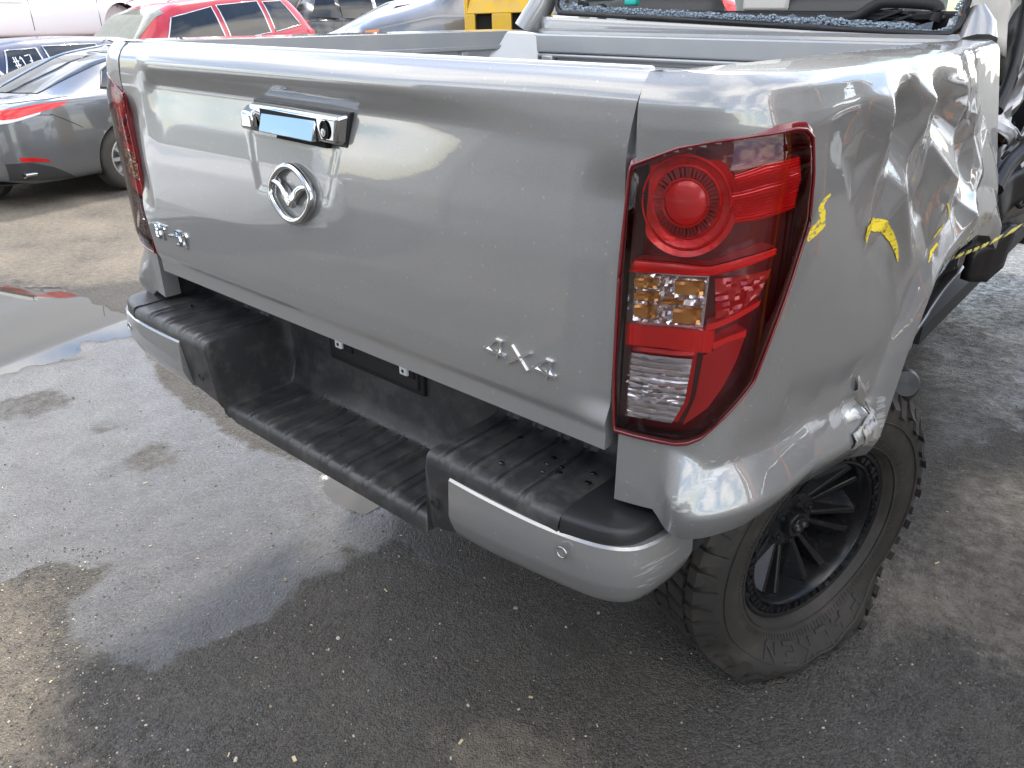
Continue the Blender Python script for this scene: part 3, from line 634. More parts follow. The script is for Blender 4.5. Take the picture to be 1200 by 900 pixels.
def tg_y(x, z):
    a = sstep(-.655, -.585, x)*(1-sstep(.18, .62, x))
    y = sm(z, P2)*(1-a)+sm(z, P1)*a
    u = np.where(x > 0, TGX1(z)-x, x-TGX0(z))
    y = y+.017*(1-sstep(.014, .078, u))*(1-sstep(1.29, 1.375, z))*sstep(.94, .99, z)*np.where(x < 0, sstep(1.06, 1.16, z), 1.)
    d = sdf(x, z, HANDLE_PAD); y = y+.0035*(1-sstep(-.010, .010, d))*(1-sstep(1.30, 1.33, z))
    return y
nx, nz = 190, 150
u = np.linspace(0, 1, nx); zz = np.r_[np.linspace(.903, .965, 24), np.linspace(.97, 1.35, 76), np.linspace(1.354, 1.463, 50)]
Z = np.repeat(zz[None], nx, 0); X = TGX0(Z)+(TGX1(Z)-TGX0(Z))*u[:, None]
P = np.stack([X, tg_y(X, Z), Z], -1)
mb = MB(); mb.grid(P)
rimv = np.concatenate([P[:-1, 0], P[-1, :-1], P[:0:-1, -1], P[0, :0:-1]])
back = rimv.copy(); back[:, 1] = .062; rr = rimv.copy(); rr[:, 1] += .004
mb.grid(np.stack([back, rimv]), cv=True)
mb.add(back, [tuple(range(len(back)))[::-1]])
tailgate = mb.build('tailgate', PAINT, truck, 40)
def tg_pt(px, py, out=0.):
    p = on(px, py, 'y', -.018)
    for _ in range(4): p = on(px, py, 'y', float(tg_y(p[0], p[2]))-out)
    return p
# inner lip of the tailgate with dirt line
mb = MB(); mb.box((0, .05, 1.455), (1.40, .03, .024)); mb.build('inner_lip', BEDP, tailgate, 30, .004)

# handle: chrome bezel, flap, lock, end block
hx = lambda t: -.185+.31*t
mb = MB()
def hpt(x, z, out): return (x, -.006-out, z)
prof = [(-.185,1.372),(.125,1.366),(.121,1.315),(-.188,1.318)]
mb.hexa([hpt(*q, -.01) for q in [(-.176,1.313),(.108,1.309),(.126,1.369),(-.178,1.373)]], [hpt(*q, .022) for q in [(-.170,1.319),(.100,1.315),(.112,1.361),(-.170,1.366)]])
bez = mb.build('handle_bezel', CHROME, tailgate, 30, .006, 3)
mb = MB(); mb.hexa([hpt(*q, .017) for q in [(-.128,1.318),(.048,1.314),(.050,1.354),(-.128,1.359)]], [hpt(*q, .034-.34*max(0, q[1]-1.318)) for q in [(-.127,1.319),(.047,1.315),(.049,1.353),(-.127,1.358)]])
mb.build('handle', CHROME, tailgate, 30, .003)
mb = MB(); mb.hexa([hpt(*q, .022) for q in [(-.130,1.316),(.050,1.312),(.0515,1.356),(-.130,1.361)]], [hpt(*q, .0226) for q in [(-.130,1.316),(.050,1.312),(.0515,1.356),(-.130,1.361)]])
mb.build('handle_gap', DARK, tailgate, 0)
mb = MB(); mb.hexa([hpt(*q, -.01) for q in [(-.178,1.311),(.110,1.307),(.127,1.370),(-.180,1.374)]], [hpt(*q, .003) for q in [(-.178,1.311),(.110,1.307),(.127,1.370),(-.180,1.374)]])
mb.build('bezel_gasket', BLACKS, tailgate, 30, .002)
mb = MB(); mb.hexa([hpt(*q, .010) for q in [(-.198,1.315),(-.150,1.312),(-.150,1.364),(-.192,1.366)]], [hpt(*q, .036) for q in [(-.186,1.320),(-.142,1.320),(-.144,1.350),(-.180,1.352)]])
mb.build('handle_end_block', CHROME, tailgate, 20, .006, 3)
kc = np.array((.076, -.006-.0235, 1.338))
mb = MB(); mb.lathe([(.0,.0),(.0105,.0),(.0105,.002),(.0135,.002)], 20, kc, (0,-1,0), (1,0,0), (0,0,1.25), flip=True); mb.build('key_lock', DARK, tailgate, 30)
mb = MB(); mb.lathe([(.0,.004),(.0065,.0035),(.007,.0)], 16, kc+(0,-.001,-.004), (0,-1,0), (1,0,0), (0,0,1.1), flip=True); mb.box(kc+(0,-.0052,-.004), (.0016,.001,.008), 0); mb.build('lock_barrel', SILVER, tailgate, 40)
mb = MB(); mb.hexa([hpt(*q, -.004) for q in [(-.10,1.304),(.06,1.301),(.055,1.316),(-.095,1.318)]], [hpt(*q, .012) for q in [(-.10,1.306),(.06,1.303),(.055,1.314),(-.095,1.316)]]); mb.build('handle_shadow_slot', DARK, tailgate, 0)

# winged oval emblem
ec = np.array([-.064, 0, 1.203]); ea, eb = .066, .052
def em(u, v, out): p = np.array([ec[0]+u, 0, ec[2]+v]); return (p[0], float(tg_y(p[0], p[2]))-out, p[2])
ring = []
for a in np.linspace(0, 2*math.pi, 64, endpoint=False):
    w = 1+.03*math.cos(4*a); ring.append(em(ea*math.cos(a)*w, eb*math.sin(a)*w, .010))
mb = MB(); mb.tube(ring, .0075, 10, closed=True, up=(0,1,0), flat=1.)
def ribbon(pts, w0, out0):
    Q = catmull(pts, 6); n = len(Q); T = np.gradient(Q, axis=0); T /= np.linalg.norm(T, axis=1)[:, None]; Nn = np.stack([-T[:, 1], T[:, 0]], 1)
    k = np.linspace(0, 1, n); w = np.interp(k, [0, .5, 1], w0)
    rows = []
    for i in range(n):
        a = Q[i]+Nn[i]*w[i]; b = Q[i]-Nn[i]*w[i]
        rows.append([em(*a, .003), em(*a, out0-.002), em(*Q[i], out0), em(*b, out0-.002), em(*b, .003)])
    mb.grid(np.array(rows), flip=True)
ribbon([(-.060,.020),(-.035,.014),(-.012,-.004),(0,-.022)], [.004,.0075,.009], .016)
ribbon([(.060,.020),(.035,.014),(.012,-.004),(0,-.022)], [.004,.0075,.009], .016)
mb.build('emblem', CHROME, tailgate, 60)

# chrome lettering
STROKES = {'4': [[(.62,0),(.84,1)],[(.84,1),(.60,1),(.0,.28),(1.0,.28)]], 'X': [[(0,0),(1.,1)],[(.18,1),(.86,0)]], 'B': [[(0,0),(.16,1),(.80,1),(.86,.78),(.74,.54),(.12,.52)],[(.74,.54),(.80,.26),(.66,0),(0,0)]], 'T': [[(.06,1),(1.,1)],[(.53,1),(.40,0)]], '-': [[(.1,.48),(.8,.48)]], '5': [[(.98,1),(.28,1),(.20,.58),(.72,.60),(.84,.34),(.68,.03),(0,0)]], '0': [[(.30,0),(.08,.16),(.20,.88),(.40,1),(.76,1),(.92,.84),(.80,.14),(.62,0),(.30,0)]]}
def letter_mesh(mb, ch, org, ex, ey, w, out=.0050):
    org, ex, ey = (np.asarray(q, float) for q in (org, ex, ey)); nrm = np.array([0, -1, 0.])
    for st in STROKES[ch]:
        for a, b in zip(st[:-1], st[1:]):
            A = org+a[0]*ex+a[1]*ey; B = org+b[0]*ex+b[1]*ey; t = (B-A)/np.linalg.norm(B-A); n = np.cross(t, nrm)
            A = A-t*w*.45; B = B+t*w*.45
            q = 1e-4*((a[0]*7+b[1]*11+b[0]*5) % 4)
            def on_skin(p, o_): return np.array([p[0], float(tg_y(p[0], p[2]))-o_, p[2]])
            k = .55
            mb.hexa([on_skin(p, -.002) for p in (A+n*w, B+n*w, B-n*w, A-n*w)], [on_skin(p, out+q) for p in (A+n*w*k, B+n*w*k, B-n*w*k, A-n*w*k)])
def word(txt, a, b, hgt, wide, w, slant=.25):
    """letters between the tailgate points a and b (baseline)"""
    A = np.array(a); B = np.array(b); n = len(txt); cell = (B-A)/n
    for i, ch in enumerate(txt):
        mb = MB(); o = A+cell*i; xm = o[0]+cell[0]*.4; o[1] = float(tg_y(xm, o[2]+hgt/2))-.001; e = 1e-3
        cell = cell.copy(); cell[1] = cell[0]*(float(tg_y(xm+.02, o[2]))-float(tg_y(xm-.02, o[2])))/.04; o[1] -= cell[1]*.4; ww = wide if ch != '-' else wide*.8
        letter_mesh(mb, ch, o, cell*ww, np.array([0, 0, hgt])+cell*slant*.0, w); mb.build('letter', mat('badge_chrome', (.78,.79,.80), 1, .10), tailgate, 0)
def tgp(x, z, o=.0): return np.array([x, float(tg_y(x, z))-o, z])
word('4X4', tgp(.457, 1.005), tgp(.618, .997), .033, .86, .0034)
word('BT-50', tgp(-.703, 1.003), tgp(-.532, .998), .036, .78, .0030)

# ---- bed
mb = MB(); mb.box((0, .80, .93), (1.50, 1.50, .03))
for i in range(11): mb.box((-.66+.132*i, .80, .951), (.06, 1.48, .012))
mb.build('bed_floor', BEDP, truck, 30, .004)
for sg in (-1, 1):
    mb = MB(); mb.box((sg*.765, .80, 1.17), (.02, 1.50, .47))
    for y in (.35, .62, .90, 1.18): mb.box((sg*.745, y, 1.20), (.03, .035, .40), taper=.8)
    for y in (.50, 1.04): mb.box((sg*.750, y, 1.19), (.012, .10, .36))
    mb.box((sg*.748, .78, 1.440), (.008, 1.46, .048)); mb.box((sg*.752, .80, 1.412), (.03, 1.48, .012))
    for y in (.5, 1.1): mb.tube([(sg*.735, y-.04, 1.37), (sg*.70, y-.04, 1.37), (sg*.70, y+.04, 1.37), (sg*.735, y+.04, 1.37)], .005, 6)
    mb.build('inner_wall', BEDP, truck, 30, .003)
mb = MB(); mb.box((-.0, 1.505, 1.17), (1.50, .02, .44)); mb.box((0, 1.492, 1.424), (1.34, .05, .062)); mb.box((0, 1.488, 1.384), (1.30, .04, .014))
mb.box((0, 1.499, 1.34), (1.28, .03, .05)); 
for x in np.linspace(-.55, .55, 9): mb.box((x, 1.493, 1.22), (.07, .016, .20), taper=.8)
for sg in (-1, 1):
    mb.hexa([(sg*.64, 1.48, 1.455), (sg*.76, 1.40, 1.462), (sg*.76, 1.51, 1.462), (sg*.64, 1.51, 1.455)], [(sg*.64, 1.47, 1.36), (sg*.76, 1.30, 1.36), (sg*.76, 1.51, 1.36), (sg*.64, 1.51, 1.36)][::1])
    mb.box((sg*.60, 1.478, 1.37), (.05, .03, .03))
mb.build('bed_front_panel', BEDP, truck, 30, .006)
# grime strip and wood splinters caught along the tailgate top
mb = MB()
for i in range(40):
    x = random.uniform(-.3, .55); mb.box((x, random.uniform(.062, .075), 1.463), (random.uniform(.01, .05), .006, .005), ax=Matrix.Rotation(random.uniform(-.3, .3), 3, 'Z'))
o = mb.build('splinters', mat('wood_splinter', (.55,.42,.28), 0, .8), truck, 0); o['kind'] = 'stuff'

# ---- bumper (sits a little off centre)
BX = -.045
bumper = bpy.data.objects.new('step_bumper', None); COL.objects.link(bumper); bumper.parent = truck
def tri_bump(x, per, w, h):
    d = np.abs(((x/per+.5) % 1)-.5)*per; return h*(1-sstep(w*.5, w, d))
def bump_x(x): return x+(-.03-.03*sstep(.40, .70, abs(x)))
def bump_rows(xs, sg):
    rows = []
    for x in xs:
        a = abs(x); k = float(sstep(.368, .393, a)); zt = .62+.18*k; yf = -.060-.027*float(sstep(.35, .40, a))
        zb_ = float(interp(a, [(.35,.577),(.40,.626),(.505,.644),(.5065,.745),(.8,.745)]))
        if a < .36: q = a if sg else x; rib = float(tri_bump(x-.02, .075, .010, .0055)+tri_bump(x+.002, .075, .005, .004))*(a < .32)
        elif a > .42: rib = float(tri_bump(a-.445, .072, .010, .006)+tri_bump(a-.424, .072, .005, .0045))*(.42 < a < .70)
        else: rib = 0.
        X = bump_x(x); yb = .148-.012*k; dz = zt+.052*(1-k)+.045*k
        rows.append([(X, yb+.004, .90), (X, yb-.004, dz), (X, yb-.016, zt+.016), (X, yb-.026, zt+.005), (X, yb-.042, zt+rib), (X, .03, zt+rib), (X, yf+.026, zt+rib), (X, yf+.012, zt-.001+rib*.8), (X, yf+.004, zt-.005+rib*.3), (X, yf, zt-.012), (X, yf-.003, zt-.026), (X, yf-.003+.012*(zt-zb_ > .06), max(zb_+.004, zt-.042) if zt-zb_ < .06 else zb_+.012), (X, yf+.012, zb_)])
    return np.array(rows)
def bump_mesh(name, lo, hi, n):
    mb = MB(); mb.grid(bump_rows(np.linspace(lo, hi, n), 0), flip=True); return mb.build(name, BLACKP, bumper, 38)
bump_mesh('centre_step', -.368, .368, 260)
for sg in (-1, 1):
    q = sorted((sg*.368, sg*.412)); bump_mesh('step_cheek', q[0], q[1], 40)
    q = sorted((sg*.412, sg*.733)); bump_mesh('step_pad', q[0], q[1], 150)
BX = -.06
for sg in (-1, 1):
    # plain end cap at the corner
    cur = [(.737,-.086),(.785,-.077),(.822,-.064),(.845,-.042),(.857,-.006),(.863,.04),(.865,.10)]
    Q = resample(catmull(cur, 6), 36); T = np.gradient(Q, axis=0); T /= np.linalg.norm(T, axis=1)[:, None]; Nq = np.stack([T[:, 1], -T[:, 0]], 1)
    rows = []
    for q, n in zip(Q, Nq):
        inn = np.array([max(.738, min(q[0], .80)), .115])
        rows.append([(BX+sg*inn[0], .115, .804), (BX+sg*(q[0]-n[0]*.034), max(-.05, q[1]-n[1]*.034), .803), (BX+sg*(q[0]-n[0]*.010), q[1]-n[1]*.010, .8025), (BX+sg*(q[0]-n[0]*.003), q[1]-n[1]*.003, .800), (BX+sg*q[0], q[1], .794), (BX+sg*(q[0]+n[0]*.003), q[1]+n[1]*.003, .775), (BX+sg*(q[0]+n[0]*.003), q[1]+n[1]*.003, .745)])
    G = np.array(rows); mb = MB(); mb.grid(G, flip=(sg > 0)); mb.grid(np.stack([G[0]+np.array([0, 0, -.05]), G[0]]), flip=(sg > 0)); mb.build('end_cap', BLACKS, bumper, 45)
    # painted corner below
    cur = [(.488,-.091),(.58,-.094),(.70,-.092),(.780,-.083),(.826,-.069),(.856,-.045),(.871,-.008),(.879,.04),(.881,.09)]
    Q = resample(catmull(cur, 6), 70); T = np.gradient(Q, axis=0); T /= np.linalg.norm(T, axis=1)[:, None]; Nq = np.stack([T[:, 1], -T[:, 0]], 1)
    rows = []
    for i, (q, n) in enumerate(zip(Q, Nq)):
        k = i/69; zt = .771+.006*sstep(.3, .8, k); z0 = .634+.014*sstep(0, .5, k)
        zs_ = [zt-.002, zt, zt-.004, zt-.03, z0+.058, z0+.045, z0+.022, z0+.008, z0, z0-.003]
        os_ = [-.02, -.001, .003, .0045, .006, .003, -.006, -.012, -.022, -.07]
        rows.append([(BX+sg*(q[0]+n[0]*o), q[1]+n[1]*o, z) for o, z in zip(os_, zs_)])
    G = np.array(rows); mb = MB(); mb.grid(G, flip=(sg > 0))
    e = G[0].copy(); e[:, 1] += .03; mb.grid(np.stack([e, G[0]]), flip=(sg > 0))
    sc = np.zeros(len(mb.v)); 
    if sg > 0:
        W = np.array(mb.v); d = np.abs(W[:, 0]-(BX+.872)); sc = .45*(1-sstep(.006, .03, d))*(W[:, 2] > .69)*(W[:, 2] < .75)
    mb.attr = {'scrape': sc}; mb.build('corner_panel', PAINT, bumper, 40)
    for (x, y, z, mt) in ((.425, -.0895, .695, BLACKS), (.752, -.0995, .746, PAINT)):
        c = np.array((BX+sg*x+(.02 if mt is BLACKS else 0), y, z)); mb = MB(); ax = np.array((sg*.02, -1, .05)); ax /= np.linalg.norm(ax)
        mb.lathe([(0,.0015),(.0075,.0015)], 24, c, ax, (1,0,0), (0,0,1), flip=True); mb.build('parking_sensor', mt, bumper, 30)
        mb = MB(); mb.tube([c+np.array([.0098*math.cos(a), -.0015, .0098*math.sin(a)]) for a in np.linspace(0, 2*math.pi, 24, endpoint=False)], .0016, 6, closed=True, up=(0,1,0)); mb.build('sensor_ring', SILVER if mt is PAINT else BLACKS, bumper, 60)
# plate bracket with two clips
mb = MB(); mb.box((-.055, .1405, .792), (.315, .012, .075)); mb.build('plate_bracket', BLACKS, bumper, 30, .003)
for x in (-.165, .055):
    mb = MB(); mb.box((x+.012, .1335, .800), (.05, .004, .036)); mb.build('clip_hole', DARK, bumper, 0)
    mb = MB(); mb.box((x-.008*(1 if x < 0 else -1), .130, .797), (.026, .010, .022)); mb.build('plate_clip', mat('white_plastic', (.75,.75,.74), 0, .4), bumper, 30, .003)
    mb = MB(); mb.lathe([(0,.0055),(.0045,.0055)], 10, (x-.008*(1 if x < 0 else -1), .130, .797), (0,-1,0), (1,0,0), (0,0,1), flip=True); mb.build('clip_eye', DARK, bumper, 0)
mb = MB(); mb.box((-.055, .1445, .795), (.345, .012, .105)); mb.build('bracket_recess', DARK, bumper, 30, .003)
# wet specks on the pads
for (x, y) in ((.47,.06),(.56,.045),(.565,.02),(.59,.03),(.60,.012),(.575,-.005),(.645,.05),(.655,.02),(-.68,.02),(.5,-.03)):
    r = random.uniform(.004, .009); mb = MB(); mb.lathe([(0,.0022),(r*.6,.0018),(r,.0)], 12, (x, y, .8045), (0,0,1), (1,0,0), (0,random.uniform(.5,1),0)); mb.build('mud_speck', mat('wet_speck', (.006,.006,.006), 0, .12), bumper, 60)

# ---- under body
mb = MB()
for sg in (-1, 1):
    mb.box((sg*.50, 2.25, .66), (.09, 4.2, .14))
mb.box((BX, .172, .865), (1.66, .02, .09)); mb.box((0, .2, .70), (1.0, .08, .10)); mb.box((0, 1.0, .70), (1.0, .08, .08)); mb.box((BX, .20, .79), (1.70, .04, .33))  # the two widest boxes are dark blockers added to close bright gaps above the bumper
mb.build('chassis_frame', mat('chassis_black', (.02,.02,.02), 0, .55, dirt=.6, dirt_col=(.10,.08,.06)), truck, 30, .006)
mb = MB(); mb.tube([(-.80, 1.05, .36), (-.15, .95, .38), (.15, .92, .38), (.70, .80, .36)], [.045,.05,.11,.045], 14)
mb.lathe([(0,-.12),(.10,-.10),(.15,0),(.10,.10),(0,.12)], 20, (0,.94,.38), (0,1,0), (1,0,0), (0,0,1)); mb.build('rear_axle', mat('axle_black', (.02,.02,.02), .2, .5, dirt=.7, dirt_col=(.10,.08,.06)), truck, 40)
for sg in (-1, 1):
    mb = MB()
    for k in range(3): mb.tube(catmull([(sg*.52, .25+.1*k, .58-.02*k), (sg*.52, .9, .43-.012*k), (sg*.52, 1.75-.12*k, .60-.02*k)], 8), .03, 6, flat=.2)
    mb.build('leaf_spring', MAT['axle_black'], truck, 30)
for sg in (-1, 1):
    mb = MB(); G = []
    for a in np.linspace(.72, 2.15, 22): G.append([(sg*x, 1.27-.60*math.cos(a), .46+.555*math.sin(a)) for x in (.55, .72, .84, .875)])
    mb.grid(np.array(G)); mb.build('wheel_arch_liner', mat('liner_black', (.014,.014,.014), 0, .7, bump=.4, bscale=150, dirt=.5, dirt_col=(.07,.06,.05)), truck, 40)
    mb = MB(); mb.box((sg*.69, .44, .90), (.30, .72, .02)); mb.build('wheelhouse_cover', MAT['liner_black'], truck, 30)
    mb = MB(); mb.box((-.81 if sg < 0 else .755, .29, .87), (.02, .48, .17)); mb.build('sliver_blocker', MAT['liner_black'], truck, 30)  # dark board added to block a bright sliver seen under the bed side

# ---- wheel with the flat tyre (knocked out of line)
def wheel(centre, toe, camber, side, flat, name='wheel'):
    root = bpy.data.objects.new(name, None); COL.objects.link(root); root.parent = truck
    c = np.asarray(centre, float)
    n = np.array([side*math.cos(camber)*math.cos(toe), math.sin(toe), math.sin(camber)]); n /= np.linalg.norm(n)
    a = np.cross([0,0,1.], n); a /= np.linalg.norm(a); b = np.cross(n, a)
    def tyre_fix(V):
        V = np.array(V, float); W = to_world(V); z = W[:, 2]; r0 = V-c; h = r0 @ n
        k = 1-sstep(.0, .16, z)                       # near the ground the casing bulges out
        wob = np.array([mnoise.noise((p[0]*9, p[1]*9, 2.)) for p in W])
        r_ = np.hypot(r0 @ a, r0 @ b)
        V = V+flat*n[None]*((k*np.sign(h+.10)*(.062+.026*wob)*sstep(.24, .33, r_)))[:, None]
        W = to_world(V); lo = .004+.010*(1+wob)*(np.abs(h+.1) > .11)*flat
        W[:, 2] = np.where(W[:, 2] < lo, lo+.12*(W[:, 2]-lo)*0, W[:, 2])
        return [tuple(p) for p in to_truck(W)]
    Rt = .402
    tp = [(.236,-.210),(.25,-.232),(.30,-.244),(.345,-.240),(.380,-.222),(.389,-.19),(.391,-.10),(.389,-.012),(.380,.020),(.345,.038),(.325,.041),(.30,.042),(.275,.037),(.258,.028),(.250,.016),(.243,.006),(.236,-.004)]
    tp = [tuple(q) for q in catmull(tp, 3)]
    mb = MB(); mb.lathe(tp, 120, c, n, a, b, flip=True); mb.v = tyre_fix(mb.v); tyre = mb.build('tyre', RUBBER, root, 60)
    # tread blocks: five staggered rows plus shoulder lugs
    mb = MB(); nb = 46
    def blk(q0, q1, h0, h1, rb, rt, skew=0.):
        A = []
        for (q, h) in ((q0, h0), (q1, h0), (q1+skew, h1), (q0+skew, h1)):
            A.append((q, h))
        f = lambda q, h, r: c+h*n+r*(math.cos(q)*a+math.sin(q)*b)
        mb.hexa([f(q, h, rb) for q, h in A], [f(q+(.004 if i in (0,3) else -.004), h, rt) for i, (q, h) in enumerate(A)])
    for i in range(nb):
        q = 2*math.pi*i/nb; d = 2*math.pi/nb
        blk(q, q+d*.74, -.015, .010, .378, Rt-.003, .02); blk(q+d*.5, q+d*1.18, -.070, -.024, .385, Rt, .03)
        blk(q+.1*d, q+d*.80, -.122, -.078, .385, Rt, -.03); blk(q+.5*d, q+d*1.18, -.176, -.130, .385, Rt, .03); blk(q, q+d*.74, -.215, -.184, .380, Rt-.002, -.02)
        # side biters on the outer shoulder, alternately long and short
        L_ = .352 if i % 2 else .366
        f = lambda q, h, r: c+h*n+r*(math.cos(q)*a+math.sin(q)*b)
        Q = [(q+d*.05, .388), (q+d*.66, .388), (q+d*.60, L_), (q+d*.12, L_)]
        hb = [.006, .006, .030, .030]; ht = [.022, .022, .045, .045]
        mb.hexa([f(qq, h, r) for (qq, r), h in zip(Q, hb)], [f(qq, h, r) for (qq, r), h in zip(Q, ht)])
        Q = [(q, .402), (q+d*.74, .402), (q+d*.66, .386), (q+d*.05, .386)]
        mb.hexa([f(qq, h, r) for (qq, r), h in zip(Q, [-.01,-.01,.0,.0])], [f(qq, h, r) for (qq, r), h in zip(Q, [.013,.013,.024,.024])])
    mb.v = tyre_fix(mb.v); tr = mb.build('tread', RUBBER, root, 0); tr['kind'] = 'stuff'
    # moulded rings and raised sidewall lettering
    mb = MB()
    for r, h in ((.330, .0425), (.262, .0335)):
        mb.tube([c+h*n+r*(math.cos(q)*a+math.sin(q)*b) for q in np.linspace(0, 2*math.pi, 120, endpoint=False)], .0022, 6, closed=True, up=n)
    for i in range(150):
        q = 2*math.pi*i/150; d = .012
        f = lambda q, h, r: c+h*n+r*(math.cos(q)*a+math.sin(q)*b)
        mb.hexa([f(q, .033, .272), f(q+d, .033, .272), f(q+d, .036, .284), f(q, .036, .284)], [f(q, .0385, .272), f(q+d, .0385, .272), f(q+d, .0415, .284), f(q, .0415, .284)])
    mb.v = tyre_fix(mb.v); mb.build('sidewall_ring', RUBBER, root, 40)
    GL = {'F': [(0,0,0,1),(0,1,.9,1),(0,.52,.7,.52)], 'A': [(0,0,.42,1),(.42,1,.9,0),(.16,.32,.70,.32)], 'L': [(0,1,0,0),(0,0,.85,0)], 'K': [(0,0,0,1),(.85,1,.05,.45),(.2,.55,.9,0)], 'E': [(0,0,0,1),(0,1,.85,1),(0,.5,.7,.5),(0,0,.85,0)], 'N': [(0,0,0,1),(0,1,.8,0),(.8,0,.8,1)]}
    if flat:
        q0 = -math.pi/2+.62  # reads clockwise with the letter tops outward
        for i, ch in enumerate('FALKEN'):
            mb = MB(); qc = q0-i*.215
            for (x0, y0, x1, y1) in GL[ch]:
                f = lambda x, y, h: c+(h+.0405-.08*max(0, y-.55)*.04)*n+(.288+.040*y)*(math.cos(qc-x*.145)*a+math.sin(qc-x*.145)*b)
                dx, dy = x1-x0, y1-y0; l_ = math.hypot(dx*.046, dy*.04); nx_, ny_ = -dy*.04/l_*.0042/.046, dx*.046/l_*.0042/.04
                poly = [(x0+nx_, y0+ny_), (x1+nx_, y1+ny_), (x1-nx_, y1-ny_), (x0-nx_, y0-ny_)]
                mb.hexa([f(x, y, -.004) for x, y in poly], [f(x, y, .005) for x, y in poly])
            mb.v = tyre_fix(mb.v); mb.build('sidewall_letter', mat('tyre_letter', (.034,.032,.03), 0, .6), root, 0)
    # rim: beadlock-style ring, deep barrel, hub, spokes, nuts, cap
    mb = MB(); mb.lathe([(.236,-.02),(.246,-.002),(.2465,.010),(.240,.014),(.232,.010),(.230,.003),(.211,.002),(.209,.008),(.204,.010),(.199,.004),(.196,-.03),(.190,-.10),(.186,-.20),(.10,-.21)], 120, c, n, a, b, flip=True)
    rim = mb.build('rim', RIMB, root, 35)
    f = lambda q, h, r: c+h*n+r*(math.cos(q)*a+math.sin(q)*b)
    for i in range(20):
        q = 2*math.pi*i/20; mb = MB()
        for dq in (-.052, .052):
            mb.hexa([f(q+dq-.038, .000, .211), f(q+dq+.038, .000, .211), f(q+dq+.038, .000, .231), f(q+dq-.038, .000, .231)], [f(q+dq-.030, .012, .2135), f(q+dq+.030, .012, .2135), f(q+dq+.030, .012, .2285), f(q+dq-.030, .012, .2285)])
        mb.lathe([(0,.017),(.0055,.016),(.007,.006)], 6, f(q+.105, .0, .221), n, a, b, flip=True)
        mb.build('rim_bolt', RIMB, root, 20)
    mb = MB(); mb.lathe([(0,-.040),(.034,-.040),(.037,-.045),(.040,-.062),(.060,-.060),(.078,-.066),(.082,-.085),(.08,-.12),(.0,-.12)], 48, c, n, a, b, flip=True); mb.build('hub', RIMB, root, 35)
    for i in range(6):
        q = 2*math.pi*(i+.5)/6; mb = MB(); mb.lathe([(0,-.057),(.011,-.057),(.0135,-.061),(.014,-.07)], 16, f(q, 0, .058), n, a, b, flip=True); mb.build('nut_hole', DARK, root, 40)
        mb = MB(); mb.lathe([(0,-.050),(.006,-.050),(.008,-.053),(.0085,-.06)], 6, f(q, 0, .058), n, a, b, flip=True); mb.build('wheel_nut', RIMB, root, 20)
    for i in range(14):
        q = 2*math.pi*i/14; mb = MB(); t_ = 1 if i % 2 else -1
        lo = [f(q-.22, -.104, .070), f(q+.22, -.104, .070), f(q+.150, -.070, .197), f(q-.150, -.070, .197)]
        hi = [f(q+t_*.08-.075, -.064, .074), f(q+t_*.08+.075, -.064, .074), f(q+t_*.07+.045, -.020, .196), f(q+t_*.07-.045, -.020, .196)]
        mb.hexa(lo, hi); mb.build('spoke', RIMB, root, 0, .003)
    mb = MB(); hx = [(math.cos(k*math.pi/3), math.sin(k*math.pi/3)) for k in range(6)]
    mb.hexa([c-.041*n+.027*(u_*a+v_*b) for u_, v_ in hx], [c-.034*n+.024*(u_*a+v_*b) for u_, v_ in hx]); mb.build('hub_cap', RIMB, root, 20, .002)
    for sgn in (1, -1):
        mb = MB(); pl = [(sgn*.002*1.0, .013*sgn*1.0), (.016*sgn, .006*sgn), (.016*sgn, -.004*sgn), (.010*sgn, -.007*sgn), (.008*sgn, .001*sgn), (sgn*.002, .004*sgn)]
        mb.hexa([c-.035*n+u_*a+v_*b for u_, v_ in pl], [c-.0315*n+u_*a+v_*b for u_, v_ in pl]); mb.build('cap_logo', SILVER, root, 0)
    # brake drum behind
    mb = MB(); mb.lathe([(0,-.13),(.14,-.13),(.16,-.15),(.16,-.20),(0,-.20)], 40, c, n, a, b, flip=True); mb.build('brake_drum', MAT['axle_black'], root, 30)
    return root
wheel((.83, .762, .358), -.331, -.023, 1, 1.)
wheel((-.80, 1.10, .385), 0., 0., -1, 0.)
wheel((-.80, 4.25, .385), 0., 0., -1, 0.)

# ---- cab rear, broken back window, inside of the cab
cab = bpy.data.objects.new('cab', None); COL.objects.link(cab); cab.parent = truck
def zline(px, py, y): return on(px, py, 'y', y)
mb = MB(); YC = 1.575
xs = np.linspace(-.80, .77, 60); rows = []
for x in xs:
    k = (x+.80)/1.57; edge = sstep(.70, .80, abs(x)); zs = 1.512-.040*k
    yy = YC+.06*edge
    rows.append([(x, yy, .95), (x, yy, 1.435), (x, yy-.012, 1.45), (x, yy-.010, 1.462), (x, yy+.004, 1.472), (x, yy+.004, zs-.012), (x, yy+.012, zs), (x, yy+.04, zs+.004)])
mb.grid(np.array(rows)); mb.build('back_panel', PAINT, cab, 40)
mb = MB(); mb.tube([(-.80, YC+.02, 1.46), (-.755, YC+.05, 1.55), (-.70, YC+.12, 1.80), (-.64, YC+.18, 1.93)], [.055,.05,.05,.05], 10); mb.build('pillar', PAINT, cab, 60)
mb = MB(); mb.tube([(.755, YC+.03, 1.455), (.745, YC+.05, 1.50), (.73, YC+.06, 1.54)], [.05,.04,.02], 10)
mb.build('pillar', PAINT, cab, 60)
mb = MB(); mb.box((0, 2.9, .62), (1.60, 2.6, .06)); mb.box((0, 1.62, .85), (1.5, .04, .5)); mb.box((0, 4.4, .75), (1.5, .06, .9)); mb.build('floor_pan', mat('floor_black', (.02,.02,.02), 0, .7), cab, 0)
